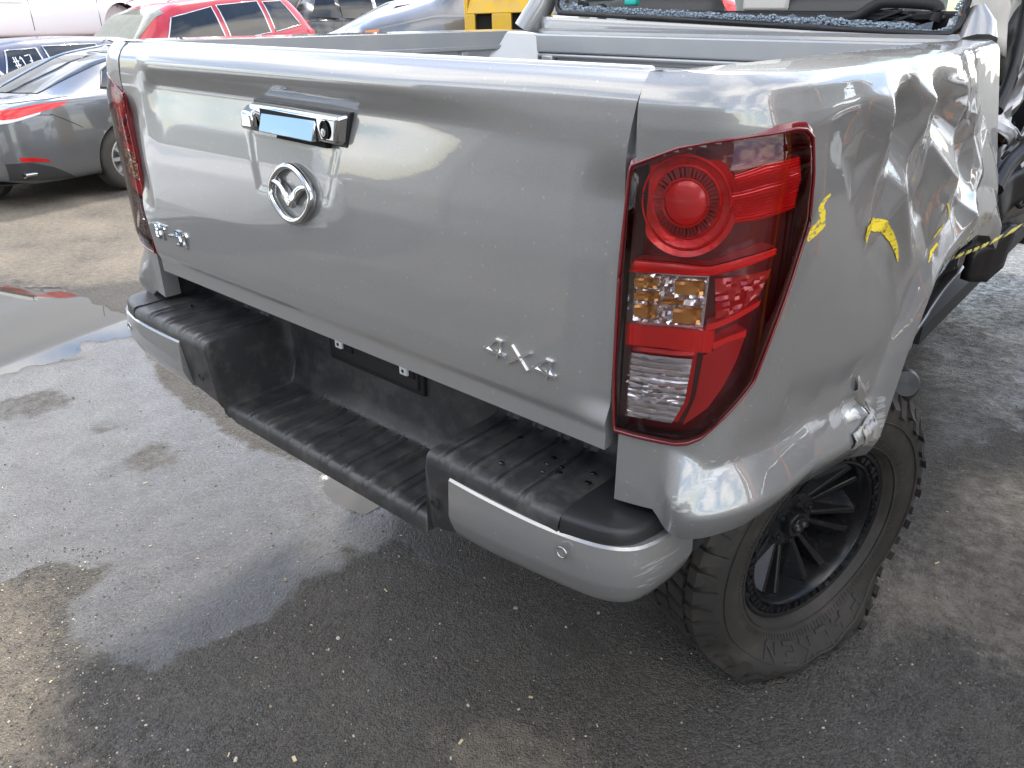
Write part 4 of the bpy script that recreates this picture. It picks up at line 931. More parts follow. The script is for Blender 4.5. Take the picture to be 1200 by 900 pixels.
mb = MB(); mb.hexa([(-.88,1.66,.62),(-.74,1.66,.62),(-.74,4.3,.62),(-.88,4.3,.62)], [(-.88,1.66,1.45),(-.78,1.66,1.45),(-.78,4.3,1.42),(-.88,4.3,1.42)]); mb.build('door_side', PAINT, cab, 30, .02)
mb = MB(); mb.hexa([(-.88,3.2,.62),(.80,3.2,.62),(.80,4.85,.62),(-.88,4.85,.62)], [(-.85,3.2,1.42),(.78,3.2,1.42),(.74,4.75,1.26),(-.80,4.75,1.26)]); mb.build('front_body', PAINT, cab, 30, .05)
mb = MB(); mb.box((0, 4.98, .62), (1.7, .16, .62)); mb.box((0, 4.4, .52), (1.2, .9, .30)); mb.build('front_bumper', BLACKS, cab, 30, .03)
mb = MB(); mb.add([(-.78,1.75,1.45),(-.78,3.2,1.43),(-.72,2.9,1.90),(-.70,1.85,1.92)], [(0,1,2,3)]); mb.build('side_window', GLASS, cab, 0)
mb = MB(); mb.add([(-.78,3.35,1.43),(.74,3.35,1.43),(.62,2.95,1.92),(-.70,2.95,1.92)], [(0,1,2,3)]); mb.build('windscreen', GLASS, cab, 0)
mb = MB(); mb.box((-.05, 2.35, 1.94), (1.32, 1.45, .05)); mb.build('roof', PAINT, cab, 30, .02)
# rubber seal and rim of crushed glass
seal = [(-.655, YC+.045, 1.62), (-.665, YC+.03, 1.56), (-.645, YC+.022, 1.528), (-.58, YC+.018, 1.521), (0, YC+.012, 1.499), (.45, YC+.014, 1.480), (.66, YC+.018, 1.4735), (.695, YC+.022, 1.482), (.708, YC+.03, 1.51), (.712, YC+.04, 1.60)]
SP = catmull(seal, 10); mb = MB(); mb.tube(SP, .010, 6); mb.build('window_seal', BLACKS, cab, 60)
mb = MB(); S2 = resample(SP, 240)
for i, p in enumerate(S2):
    hgt = .020+.016*abs(mnoise.noise((i*.13, 1, 1)))+.012*abs(mnoise.noise((i*.6, 2, 1)))
    nrm = np.array([0, 0, 1.]) if 25 < i < 205 else np.array([1. if i <= 25 else -1., 0, .4])
    for _ in range(11):
        q = p+nrm*random.uniform(.004, hgt)+np.array([random.uniform(-.005,.005), random.uniform(.004,.014), 0]); r = random.uniform(.0014, .0036)
        ax = Matrix.Rotation(random.uniform(0, 3), 3, 'Y') @ Matrix.Rotation(random.uniform(0, 3), 3, 'X')
        mb.box(q, (r*2, r*1.2, r*1.7), ax=np.array(ax))
gl = mb.build('glass_crumbs', CRUMB, cab, 0); gl['kind'] = 'stuff'
mb = MB(); Q = S2[22:212:3]; W_ = np.array([p+np.array([0, .012, .006]) for p in Q]); U_ = np.array([p+np.array([0, .016, .026+.012*mnoise.noise((i*.5, 0, 0))]) for i, p in enumerate(Q)])
mb.grid(np.stack([W_, U_])); mb.build('tinted_glass_strip', mat('tint_blue_glass', (.03,.045,.07), 0, .1, spec=.9, bump=1., bscale=260, dirt=.6, dirt_col=(.32,.37,.42), dscale=40), cab, 0)
INT = mat('interior_black', (.014,.014,.015), 0, .6, bump=.3, bscale=200); INTG = mat('interior_grey', (.09,.088,.085), 0, .7, bump=.4, bscale=150)
mb = MB(); mb.box((-.02, 1.78, 1.30), (1.36, .04, .46)); mb.box((-.02, 2.0, 1.06), (1.4, .6, .04)); mb.box((-.02, 1.72, 1.513), (1.30, .10, .016)); mb.build('rear_trim', INT, cab, 30, .01)
for x in (-.36, .30):
    mb = MB(); mb.box((x, 1.86, 1.36), (.46, .12, .42)); mb.build('rear_seat', INTG, cab, 30, .04, 3)
    mb = MB(); mb.box((x, 1.88, 1.66), (.26, .10, .16)); mb.tube([(x-.05, 1.88, 1.5), (x-.05, 1.88, 1.62)], .008, 8); mb.tube([(x+.05, 1.88, 1.5), (x+.05, 1.88, 1.62)], .008, 8); mb.build('headrest', INT, cab, 30, .04, 3)
# bent trim loop and loose bits lying on the sill
mb = MB(); mb.tube(catmull([(.05, 1.66, 1.512), (.30, 1.66, 1.507), (.40, 1.66, 1.512), (.45, 1.66, 1.540), (.49, 1.66, 1.553), (.60, 1.66, 1.548), (.63, 1.66, 1.535), (.625, 1.66, 1.505)], 8), .011, 8, flat=1.4); mb.build('trim_loop', INT, cab, 60)
mb = MB()
for i in range(16): mb.box((random.uniform(.46, .62), random.uniform(1.66, 1.74), random.uniform(1.50, 1.535)), (.09, .03, .006), ax=np.array(Matrix.Rotation(random.uniform(-.5,.5), 3, 'Y') @ Matrix.Rotation(random.uniform(-.6,.6), 3, 'Z')))
mb.build('torn_trim', INT, cab, 0)
for (x, y, z, r_) in ((-.60, 1.68, 1.545, .018), (-.53, 1.70, 1.54, .013)):
    mb = MB(); mb.lathe([(0,-.02),(r_,-.02),(r_*1.2,0),(r_,.02),(0,.02)], 16, (x, y, z), (.3,-.95,0), (1,.3,0), (0,0,1), flip=True); mb.build('belt_reel', INT, cab, 40)
mb = MB(); mb.box((-.42, 1.73, 1.556), (.05, .03, .02)); mb.build('belt_buckle', mat('teal_plastic', (.02,.45,.38), 0, .4), cab, 30, .006)
mb = MB(); mb.box((.06, 1.80, 1.56), (.16, .02, .06)); mb.build('sun_visor', CREAM, cab, 30, .01)

# ---- torn right rear of the cab: bare pillar, trim, crushed door
def sheet(name, rows, mt, parent, jit=.0, thick=.006, smooth=30, seed=0):
    g = np.array(rows, float)
    if jit:
        # refine bilinearly and crumple
        nu, nv = g.shape[0], g.shape[1]; k = 5; out = np.zeros(((nu-1)*k+1, (nv-1)*k+1, 3))
        for i in range(out.shape[0]):
            for j in range(out.shape[1]):
                a, b = min(i//k, nu-2), min(j//k, nv-2); u_, v_ = i/k-a, j/k-b
                p = (1-u_)*(1-v_)*g[a, b]+u_*(1-v_)*g[a+1, b]+(1-u_)*v_*g[a, b+1]+u_*v_*g[a+1, b+1]
                w = mnoise.noise((p[0]*13+seed, p[1]*13, p[2]*13)); w2 = mnoise.noise((p[2]*16+seed, p[0]*15+4, p[1]*11))
                out[i, j] = p+jit*np.array([w, w2, .5*w-.3*w2])*2
        g = out
    mb = MB(); mb.grid(g); o = mb.build(name, mt, parent, smooth)
    sd = o.modifiers.new('thickness', 'SOLIDIFY'); sd.thickness = thick; sd.offset = 0
    return o
wr = bpy.data.objects.new('torn_cab_side', None); COL.objects.link(wr); wr.parent = truck
A = lambda px, py, y: on(px, py, 'y', y)
sheet('pillar_stub', [[A(1106,44,1.60), A(1128,45,1.60), A(1165,62,1.62)], [A(1112,22,1.61), A(1130,16,1.62), A(1158,44,1.64)]], PAINT, wr, .004)
sheet('rusty_tear', [[A(1124,18,1.60), A(1140,28,1.60), A(1166,52,1.62)], [A(1128,12,1.615), A(1146,20,1.615), A(1170,46,1.64)]], RUST, wr, .010, seed=3)
sheet('rusty_tear', [[A(1118,46,1.59), A(1126,46,1.59)], [A(1120,38,1.60), A(1128,36,1.60)]], RUST, wr, .006, seed=5)
sheet('pillar_trim', [[A(1132,30,1.80), A(1160,52,1.80), A(1172,70,1.82)], [A(1134,-30,1.80), A(1166,-30,1.80), A(1180,-30,1.84)]], CREAM, wr, .012, .02, 60)
sheet('pillar_trim', [[A(1180,70,2.3), A(1198,40,2.3), A(1215,40,2.3)], [A(1184,-40,2.3), A(1205,-40,2.3), A(1225,-40,2.3)]], CREAM, wr, .02, .02, 60, 8)
sheet('seat_belt', [[A(1166,60,1.9), A(1178,60,1.9)], [A(1170,-30,1.92), A(1184,-30,1.92)]], INT, wr, .004, .004, 60, 2)
o = sheet('seat_shell', [[A(1172,100,2.0), A(1186,92,2.05), A(1212,70,2.1)], [A(1174,60,2.0), A(1190,36,2.05), A(1216,20,2.1)], [A(1176,40,2.0), A(1196,10,2.05), A(1220,-10,2.1)]], INTG, wr, .01, .03, 70, 6)
mb = MB(); mb.tube(catmull([A(1168,130,1.75), A(1186,88,1.85), A(1202,20,1.95), A(1210,-30,2.)], 8), .018, 8); mb.build('door_seal', BLACKS, wr, 70)
for k, (p0, p1, p2, mt, sd_) in enumerate(((( 1168,150),(1182,104),(1206,66), METALR, 1), ((1170,205),(1186,160),(1212,130), METALR, 2), ((1172,238),(1190,214),(1215,190), METALR, 3), ((1169,120),(1176,150),(1172,190), RUST, 4))):
    sheet('crushed_metal', [[A(*p0, 1.72+.05*k), A(*p1, 1.80+.05*k), A(*p2, 1.85+.05*k)], [A(p0[0]+6, p0[1]+26, 1.74+.05*k), A(p1[0]+10, p1[1]+30, 1.83+.05*k), A(p2[0]+12, p2[1]+36, 1.9+.05*k)]], mt, wr, .022, .004, 20, 11*sd_)
sheet('crushed_door_inner', [[A(1168,240,2.1), A(1190,200,2.15), A(1240,150,2.2)], [A(1170,140,2.2), A(1196,100,2.25), A(1240,60,2.3)], [A(1172,60,2.3), A(1196,40,2.35), A(1240,0,2.4)]], INT, wr, .03, .01, 25, 40)
for i in range(6):
    x0, y0 = 1172+random.uniform(0, 10), 150+i*18; q = [A(x0, y0, 1.8), A(x0+8, y0+random.uniform(-12, 16), 1.82), A(x0+18, y0+random.uniform(-20, 20), 1.85), A(x0+34, y0+random.uniform(-30, 10), 1.9)]
    mb = MB(); mb.tube(catmull(q, 8), random.uniform(.004, .009), 7); mb.build('wiring_loom', BLACKS if i % 3 else METALR, wr, 70)
mb = MB(); q = [A(1166,222,1.62), A(1180,196,1.70), A(1200,176,1.78), A(1225,150,1.85)]; mb.tube(catmull(q, 8), [.022]*25, 10); mb.build('sill_seal', BLACKS, wr, 70)
sheet('sill_cover', [[A(1166,262,1.66), A(1185,243,1.75), A(1215,222,1.85)], [A(1164,222,1.66), A(1185,204,1.75), A(1215,188,1.85)]], BLACKS, wr, .006, .02, 70, 21)
sheet('sill_cover', [[A(1130,328,1.60), A(1150,330,1.66), A(1168,312,1.74)], [A(1134,296,1.60), A(1160,282,1.66), A(1186,262,1.74)]], BLACKS, wr, .004, .03, 70, 33)
# strut, torn liner and flap in the empty wheel arch
sheet('arch_strut', [[A(1056,414,1.02), A(1062,398,1.10), A(1080,368,1.22), A(1108,322,1.42)], [A(1066,408,1.02), A(1072,392,1.10), A(1092,362,1.22), A(1128,312,1.42)]], METALR, wr, .003, .008, 60, 50)
sheet('torn_liner', [[A(1052,420,1.05), A(1062,380,1.2), A(1080,340,1.3), A(1120,296,1.5)], [A(1064,398,1.1), A(1078,370,1.25), A(1104,330,1.4), A(1160,270,1.6)]], MAT['liner_black'], wr, .008, .006, 60, 60)
sheet('bracket', [[A(1118,318,1.42), A(1126,310,1.44)], [A(1122,296,1.42), A(1132,292,1.44)]], METALR, wr, .006, .006, 30, 61)
sheet('mud_flap', [[A(1034,490,.90), A(1046,470,.95), A(1052,440,1.0)], [A(1042,440,.90), A(1052,400,.95), A(1066,368,1.0)]], BLACKS, wr, .003, .006, 70, 70)
mb = MB(); q = on(1056, 450, 'y', .98); mb.lathe([(0,-.03),(.030,-.03),(.040,-.015),(.041,.01),(.03,.03),(0,.034)], 24, q, (.5,-.75,.45), (.83,.55,0), (-.25,.37,.9), flip=True); mb.build('rubber_boot', BLACKS, wr, 50)

# ================================================================ OTHER VEHICLES
class Car:
    """lofted car body: X from rear bumper forward, Y to the car's right, Z up"""
    def __init__(s, name, label, cat, loc, heading, paint, top, belt, half, roofhalf, wheels, sill=.22, arch=.36, tyre_r=.325, group=None, tw=.20):
        s.root = thing(name, label, cat, loc, (0, 0, heading), group)
        s.top, s.belt, s.half, s.rh, s.sill, s.wheels, s.arch, s.tr = top, belt, half, roofhalf, sill, wheels, arch, tyre_r
        s.Lc = top[-1][0]; s.paint = paint; s.body(); s.make_wheels(tw)
    def sec(s, X):
        g = lambda p: sum(interp(X+d, p) for d in (-.06, -.03, 0, .03, .06))/5
        zt, zs, w, rh = g(s.top), g(s.belt), g(s.half), g(s.rh); zs = min(zs, zt-.02); zb = s.sill; e = max(0, .22-min(X, s.Lc-X))*.25
        zb = zb+e; gh = zt-zs
        wb = w-.055; wt = min(rh, wb-.02)
        k = [(w-.14, zb), (w-.05, zb+.012), (w-.012, zb+.09), (w, zb+.40*(zs-zb)), (w-.004, zb+.62*(zs-zb)), (w-.022, zs-.10*(zs-zb)), (wb, zs), (wb+(wt-wb)*.45, zs+gh*.5), (wt, zs+gh*.86), (wt-.10, zs+gh*.965), (wt*.45, zt-.004), (0, zt)]
        return np.array(k)
    def sec_fine(s, X, n=5): return catmull(s.sec(X), n)
    def side(s, X, Z, out=0., sg=1):
        """point on the right (sg=1) flank at length X and height Z"""
        q = s.sec_fine(X, 8); i = int(np.argmax(q[:, 1] >= Z)) if q[-1, 1] >= Z else len(q)-1
        i = max(i, 1); a, b = q[i-1], q[i]; t = (Z-a[1])/(b[1]-a[1]+1e-9); y = a[0]+(b[0]-a[0])*np.clip(t, 0, 1)
        n = np.array([b[1]-a[1], -(b[0]-a[0])]); n /= np.linalg.norm(n)+1e-9
        return np.array([X, -sg*(y+n[0]*out), Z+n[1]*out])
    def body(s):
        xs = np.unique(np.r_[np.linspace(0, s.Lc, 120), [w_+d for w_ in s.wheels for d in np.linspace(-s.arch, s.arch, 15)]])
        S = np.array([s.sec_fine(x) for x in xs]); nk = S.shape[1]
        # snap the grid to the wheel arches
        cut = np.zeros((len(xs)-1, nk-1), bool)
        XX = np.repeat(xs[:, None], nk, 1); ZZ = S[:, :, 1].copy(); YY = S[:, :, 0]
        low = np.zeros_like(XX, bool); low[:, :] = (ZZ < s.sill+.75) & (np.arange(nk)[None] < nk*.62)
        for w_ in s.wheels:
            d = np.hypot(XX-w_, ZZ-s.tr)
            ins = (d < s.arch) & low
            cut |= ins[:-1, :-1] & ins[1:, :-1] & ins[1:, 1:] & ins[:-1, 1:]
        for w_ in s.wheels:
            d = np.hypot(XX-w_, ZZ-s.tr); near_ = (np.abs(d-s.arch) < .075) & (d < s.arch) & low
            f = s.arch/np.maximum(d, 1e-6); XX = np.where(near_, w_+(XX-w_)*f, XX); ZZ = np.where(near_, s.tr+(ZZ-s.tr)*f, ZZ)
        mb = MB()
        for sg in (1, -1):
            V = np.stack([XX, -sg*YY, ZZ], -1).reshape(-1, 3); F = []
            for i in range(len(xs)-1):
                for j in range(nk-1):
                    if cut[i, j]: continue
                    a, b, c, d = i*nk+j, (i+1)*nk+j, (i+1)*nk+j+1, i*nk+j+1
                    F.append((a, b, c, d) if sg > 0 else (a, d, c, b))
            o = mb.add(V, F)
            for i, fl in ((0, False), (len(xs)-1, True)):
                ring = [o+i*nk+j for j in range(nk)]; c0 = len(mb.v); mb.v.append((xs[i], 0, S[i, 0, 1]))
                for j in range(nk-1): mb.f.append((ring[j], ring[j+1], c0) if (fl == (sg < 0)) else (ring[j+1], ring[j], c0)); mb.m.append(0)
        mb.add([(0, -.7, s.sill+.02), (s.Lc, -.7, s.sill+.02), (s.Lc, .7, s.sill+.02), (0, .7, s.sill+.02)], [(0,1,2,3)])
        bm_o = mb.build('body', s.paint, s.root, 45); s.body_o = bm_o
        mb = MB()
        for w_ in s.wheels:
            for sg in (1, -1):
                hw = float(interp(w_, s.half)); G = [[(w_+s.arch*1.0*math.cos(a), -sg*y, s.tr+s.arch*1.0*math.sin(a)) for y in (hw-.012, hw-.32)] for a in np.linspace(-.35, math.pi+.35, 20)]
                mb.grid(np.array(G), flip=sg < 0); mb.add([g[1] for g in G], [tuple(range(20))])
        mb.build('wheel_arch_liner', DARK, s.root, 40)
    def make_wheels(s, tw):
        k = 0
        for w_ in s.wheels:
            for sg in (1, -1):
                hw = float(interp(w_, s.half)); o = bpy.data.objects.new('wheel', None); COL.objects.link(o); o.parent = s.root; o.location = (w_, -sg*(hw-.03), s.tr); o.rotation_euler = (0, 0, 0 if sg > 0 else math.pi)
                if not hasattr(s, 'wm'):
                    mb = MB(); r = s.tr
                    mb.lathe([(r*.64,0),(r*.70,.012),(r*.86,.012),(r*.96,-.008),(r,-.04),(r,-tw+.03),(r*.9,-tw),(r*.6,-tw)], 48, (0,0,0), (0,-1,0), (1,0,0), (0,0,1), flip=True); t = mb.build('tyre', mat('car_tyre', (.05,.046,.04), 0, .8, bump=.3, bscale=90, dirt=.5, dirt_col=(.16,.135,.10)), o, 40)
                    mb = MB(); mb.lathe([(r*.66,.004),(r*.62,.006),(r*.58,-.02),(r*.55,-.10),(0,-.10)], 40, (0,0,0), (0,-1,0), (1,0,0), (0,0,1), flip=True)
                    for i in range(10):
                        q = 2*math.pi*i/10; a = np.array([math.cos(q), 0, math.sin(q)]); b = np.array([-math.sin(q), 0, math.cos(q)])
                        mb.hexa([a*r*.10-b*.03+np.array([0,.03,0]), a*r*.10+b*.03+np.array([0,.03,0]), a*r*.62+b*.018+np.array([0,.03,0]), a*r*.62-b*.018+np.array([0,.03,0])], [a*r*.10-b*.022+np.array([0,.0,0]), a*r*.10+b*.022+np.array([0,.0,0]), a*r*.61+b*.013+np.array([0,-.004,0]), a*r*.61-b*.013+np.array([0,-.004,0])])
                    mb.lathe([(0,.006),(r*.14,.004),(r*.17,-.02)], 20, (0,0,0), (0,-1,0), (1,0,0), (0,0,1), flip=True); w = mb.build('rim', mat('silver_alloy', (.55,.55,.55), .8, .35, dirt=.4, dirt_col=(.2,.18,.15)), o, 30)
                    s.wm = (t, w)
                else:
                    for src in s.wm: c = src.copy(); COL.objects.link(c); c.parent = o
    def patch(s, name, outline, mt, out=.004, sg=1, n=14, smooth=60, parent=None, thick=0.):
        """skin piece that follows the flank; outline = 4 polylines (bottom, right, top, left) in X, Z"""
        g = coons(*outline, n, n); P = np.array([[s.side(x, z, out, sg) for x, z in row] for row in g]); mb = MB(); mb.grid(P, flip=sg < 0)
        rim = np.concatenate([P[:-1, 0], P[-1, :-1], P[:0:-1, -1], P[0, :0:-1]]); g2 = np.concatenate([g[:-1, 0], g[-1, :-1], g[:0:-1, -1], g[0, :0:-1]])
        inn = np.array([s.side(x, z, out-.02-thick, sg) for x, z in g2]); mb.grid(np.stack([inn, rim]), cv=True, flip=sg < 0)
        return mb.build(name, mt, parent or s.root, smooth)
    def window(s, pts, sg=1, mt=None, trim=None, name='window', n=10):
        """four corner window on the flank: rear-bottom, front-bottom, front-top, rear-top (X, Z)"""
        a, b, c, d = pts; w = s.patch(name, ([a, b], [b, c], [d, c], [a, d]), mt or GLASSD, .005, sg, n)
        if trim is not None:
            q = [a, b, c, d, a]; P = []
            for p0, p1 in zip(q[:-1], q[1:]):
                for t in np.linspace(0, 1, 8, endpoint=False): P.append(s.side(p0[0]+(p1[0]-p0[0])*t, p0[1]+(p1[1]-p0[1])*t, .007, sg))
            mb = MB(); mb.tube(P, .010, 6, closed=True); mb.build('frame', trim, w, 60)
        return w
    def strip(s, pts, r, mt, sg=1, name='trim', out=.004, parent=None):
        q = catmull(pts, 6); mb = MB(); mb.tube([s.side(x, z, out, sg) for x, z in q], r, 6); return mb.build(name, mt, parent or s.root, 60)
    def glass_across(s, X0, X1, k0=.86, mt=None, name='windscreen', lift=.006):
        """front or rear screen between two lengths, across the whole width"""
        rows = []
        for X in np.linspace(X0, X1, 12):
            q = s.sec_fine(X, 8); n = len(q); i0 = int(n*.74); half = q[i0:]; L_ = [(X, -y, z+lift) for y, z in half]; R_ = [(X, y, z+lift) for y, z in half[::-1]][1:]; rows.append(L_+R_)
        mb = MB(); mb.grid(np.array(rows), flip=True); return mb.build(name, mt or GLASSD, s.root, 60)
def carpaint(name, base, metal=.5, rough=.35, dirt=.25): return mat(name, base, metal, rough, 1., .04, dirt=dirt, dirt_col=(.30,.27,.22), dscale=2.2, flake=.15 if metal > .2 else 0)

# ---- dark grey sedan across the yard (we see its right rear)
HD = R(105); h = np.array([math.cos(HD), math.sin(HD)]); rt = np.array([h[1], -h[0]])
wc = np.array([-7.40, 2.72]); org = wc-rt*.90-h*1.13
sedan = Car('sedan', 'dark grey sedan parked across the yard with long red tail light', 'car', (org[0], org[1], 0), HD, carpaint('dark_grey_paint', (.16,.165,.175), .6, .32, .12),
    top=[(0,.62),(.03,.86),(.10,.945),(.30,.99),(.62,1.03),(1.0,1.165),(1.4,1.30),(1.9,1.40),(2.3,1.43),(2.8,1.41),(3.2,1.32),(3.75,1.03),(4.2,.95),(4.7,.80),(4.85,.55)],
    belt=[(0,.60),(.03,.82),(.15,.92),(.6,.985),(1.2,.99),(2.5,.96),(3.7,.94),(4.5,.80),(4.85,.53)],
    half=[(0,.62),(.05,.74),(.18,.84),(.5,.905),(1.1,.93),(2.5,.93),(3.9,.925),(4.5,.86),(4.75,.72),(4.85,.55)],
    roofhalf=[(0,.5),(.3,.62),(.9,.58),(1.6,.56),(2.4,.58),(3.2,.60),(3.8,.68),(4.85,.5)], wheels=(1.27, 4.05), arch=.375, tyre_r=.335)
sedan.window([(1.62,1.03),(2.36,1.0),(2.34,1.40),(1.74,1.37)], trim=CHROME); sedan.window([(2.44,1.0),(3.25,.98),(2.95,1.30),(2.42,1.40)], trim=CHROME)
sedan.window([(1.18,1.05),(1.52,1.035),(1.62,1.30),(1.36,1.20)], trim=mat('grey_seal', (.10,.10,.10), 0, .5))
sedan.strip([(.50,1.03),(.78,1.135),(1.1,1.255),(1.45,1.365),(2.0,1.435)], .013, CHROME, name='roof_trim', out=.006)
sedan.glass_across(.62, 1.62, name='rear_window', mt=mat('rear_glass', (.03,.032,.034), 0, .06, spec=.9, dirt=.45, dirt_col=(.20,.19,.17)))
sedan.patch('tail_light', ([(.035,.80),(.12,.815),(.30,.865),(.62,.915)], [(.62,.915),(.725,.955)], [(.035,.895),(.20,.925),(.45,.955),(.725,.965)], [(.035,.80),(.035,.895)]), LREDB, .008)
sedan.patch('reversing_lamp', ([(.045,.792),(.14,.806),(.40,.862)], [(.40,.862),(.42,.882)], [(.045,.828),(.18,.838),(.42,.882)], [(.045,.792),(.045,.828)]), mat('lamp_white', (.75,.72,.70), 0, .2), .014)
sedan.patch('bumper_reflector', ([(.14,.452),(.38,.425)], [(.38,.425),(.37,.447)], [(.13,.492),(.24,.478),(.37,.447)], [(.14,.452),(.13,.492)]), LRED, .006)
sedan.patch('rear_valance', ([(.05,.285),(.30,.255),(.62,.235)], [(.62,.235),(.60,.25)], [(.04,.44),(.20,.44),(.40,.37),(.60,.25)], [(.05,.285),(.04,.44)]), mat('valance_black', (.03,.03,.032), 0, .4), .005)
a_ = sedan.side(.24, .32, -.035); b_ = a_+np.array([-.115, 0, 0]); c_ = b_+np.array([-.003, 0, 0])
mb = MB(); mb.tube([a_, b_], .043, 18, flat=.62); mb.build('exhaust_tip', CHROME, sedan.root, 50)
mb = MB(); mb.tube([b_, c_], .034, 16, flat=.56); mb.build('exhaust_bore', DARK, sedan.root, 50)
sedan.strip([(.10,.955),(.5,.985),(.9,1.0)], .0035, DARK, name='panel_gap', out=.0005)
sedan.strip([(.50,.86),(.66,.78),(.80,.70)], .003, DARK, name='panel_gap', out=.0005); sedan.strip([(.33,.86),(.42,.855),(.52,.845)], .003, DARK, name='panel_gap', out=.0005)
sedan.strip([(1.60,.30),(1.58,.70),(1.66,1.0)], .003, DARK, name='panel_gap', out=.0005); sedan.strip([(2.42,.26),(2.42,.95)], .003, DARK, name='panel_gap', out=.0005)
mb = MB(); mb.box((.015, 0, .90), (.05, 1.2, .05)); mb.box((.02, 0, .62), (.02, .54, .13)); mb.build('boot_trim', CHROME, sedan.root, 30, .01)
mb = MB(); mb.tube(catmull([(1.95, 0, 1.462), (2.02, 0, 1.50), (2.10, 0, 1.475)], 5), .012, 6); mb.build('roof_fin', sedan.paint, sedan.root, 60)

# strokes written on glass with a paint pen
def scrawl(car, txt, X, Z, hgt, sg=1):
    G = {'#': [[(.3,0),(.4,1)],[(.6,0),(.7,1)],[(.1,.35),(.9,.40)],[(.1,.65),(.9,.70)]], '1': [[(.2,.75),(.45,1),(.5,0)],[(.2,0),(.8,0)]], '7': [[(.0,.9),(.9,1),(.35,0)],[(.35,.5),(.75,.52)]]}
    for i, ch in enumerate(txt):
        mb = MB()
        for st in G[ch]: mb.tube([car.side(X+(i+u_)*hgt*.62, Z+v_*hgt+.012*i, .008, sg) for u_, v_ in resample(st, 6)], hgt*.045, 6)
        mb.build('pen_mark', mat('white_pen', (.8,.8,.8), 0, .7), car.root, 0)
def simple_suv(name, label, loc, HDd, paint, trim, h=1.72, Lc=4.6, cat='car', glass=None, group=None):
    k = h/1.72; q = Lc/4.6
    c = Car(name, label, cat, loc, R(HDd), paint,
        top=[(0,.70*k),(.03,1.05*k),(.10,1.12*k),(.22,1.40*k),(.45,1.63*k),(.9,1.69*k),(1.7,1.72*k),(2.5*q,1.70*k),(2.9*q,1.58*k),(3.45*q,1.15*k),(4.1*q,1.02*k),(4.45*q,.88*k),(4.6*q,.55*k)],
        belt=[(0,.68*k),(.05,1.02*k),(.3,1.10*k),(1.2,1.08*k),(2.6*q,1.02*k),(3.5*q,1.0*k),(4.3*q,.86*k),(4.6*q,.52*k)],
        half=[(0,.70),(.06,.80),(.25,.88),(.9,.93),(2.5*q,.93),(3.8*q,.92),(4.35*q,.84),(4.6*q,.58)], roofhalf=[(0,.55),(.3,.62),(1.2,.64),(2.6*q,.62),(3.3*q,.68),(4.6*q,.5)], wheels=(.92, 3.65*q), arch=.40, tyre_r=.35, sill=.26, group=group)
    for sg in (1, -1):
        c.window([(.42,1.14*k),(1.02,1.10*k),(1.02,1.56*k),(.62,1.54*k)], sg, glass, trim); c.window([(1.12,1.10*k),(1.92,1.07*k),(1.92,1.59*k),(1.12,1.58*k)], sg, glass, trim); c.window([(2.02,1.07*k),(3.0*q,1.05*k),(2.66*q,1.50*k),(2.02,1.58*k)], sg, glass, trim)
        c.strip([(1.07,.45*k),(1.07,1.08*k)], .004, DARK, sg, 'panel_gap', .0005); c.strip([(1.97,.30*k),(1.97,1.05*k)], .004, DARK, sg, 'panel_gap', .0005); c.strip([(2.98*q,.30*k),(3.05*q,1.0*k)], .004, DARK, sg, 'panel_gap', .0005)
        c.strip([(1.12,.95*k),(1.26,.955*k)], .014, trim or paint, sg, 'door_handle', .014); c.strip([(2.02,.93*k),(2.16,.935*k)], .014, trim or paint, sg, 'door_handle', .014)
        c.patch('tail_light', ([(.035,.86*k),(.20,.90*k)], [(.20,.90*k),(.32,1.06*k)], [(.05,1.04*k),(.32,1.06*k)], [(.035,.86*k),(.05,1.04*k)]), LREDB, .008, sg)
        c.patch('headlight', ([(4.20*q,.70*k),(4.50*q,.66*k)], [(4.50*q,.66*k),(4.46*q,.78*k)], [(4.10*q,.83*k),(4.46*q,.78*k)], [(4.20*q,.70*k),(4.10*q,.83*k)]), mat('headlight_glass', (.6,.62,.63), .5, .12, 1.), .006, sg)
        mb = MB(); mb.tube(catmull([c.side(2.95*q, 1.06*k, -.02, sg), c.side(2.95*q, 1.06*k, .10, sg), c.side(2.93*q, 1.10*k, .20, sg)], 5), [.02]*6+[.05]*5, 8, flat=1.3); mb.build('mirror', paint, c.root, 60)
    c.glass_across(2.72*q, 3.42*q, name='windscreen', mt=mat('pale_windscreen', (.20,.21,.17), 0, .06, spec=.8, dirt=.5, dirt_col=(.38,.37,.29)))
    c.glass_across(.20, .42, name='rear_window')
    return c
def lay(px, D, z=0.):
    d = ray(px, 30) @ RT.T; o = to_world(CAM); d = d/np.hypot(d[0], d[1]); return np.array([o[0]+d[0]*D, o[1]+d[1]*D, z])
def place(px, D, HDd, X, Y, z=0.):
    """origin of a car whose point (X, Y) stands in the direction of photo column px at distance D"""
    p = lay(px, D, z); c, s_ = math.cos(R(HDd)), math.sin(R(HDd)); return (p[0]-c*X+s_*Y, p[1]-s_*X-c*Y, z)
navy = simple_suv('estate_car', 'dark blue estate car with numbers pen-marked on its rear glass', place(22, 11.9, 106, .72, -.9), 106, carpaint('navy_paint', (.025,.035,.085), .4, .35, .15), CHROME, h=1.56)
scrawl(navy, '#17', .62, 1.17, .15); scrawl(navy, '17', .12, .86, .22)
mb = MB(); mb.tube([navy.side(x, z, .012) for x, z in catmull([(.30,1.34),(.40,1.15),(.50,1.06),(.75,1.035),(1.05,1.025)], 6)], .022, 8); mb.build('window_trim', mat('white_trim', (.75,.75,.74), 0, .3, 1.), navy.root, 60)
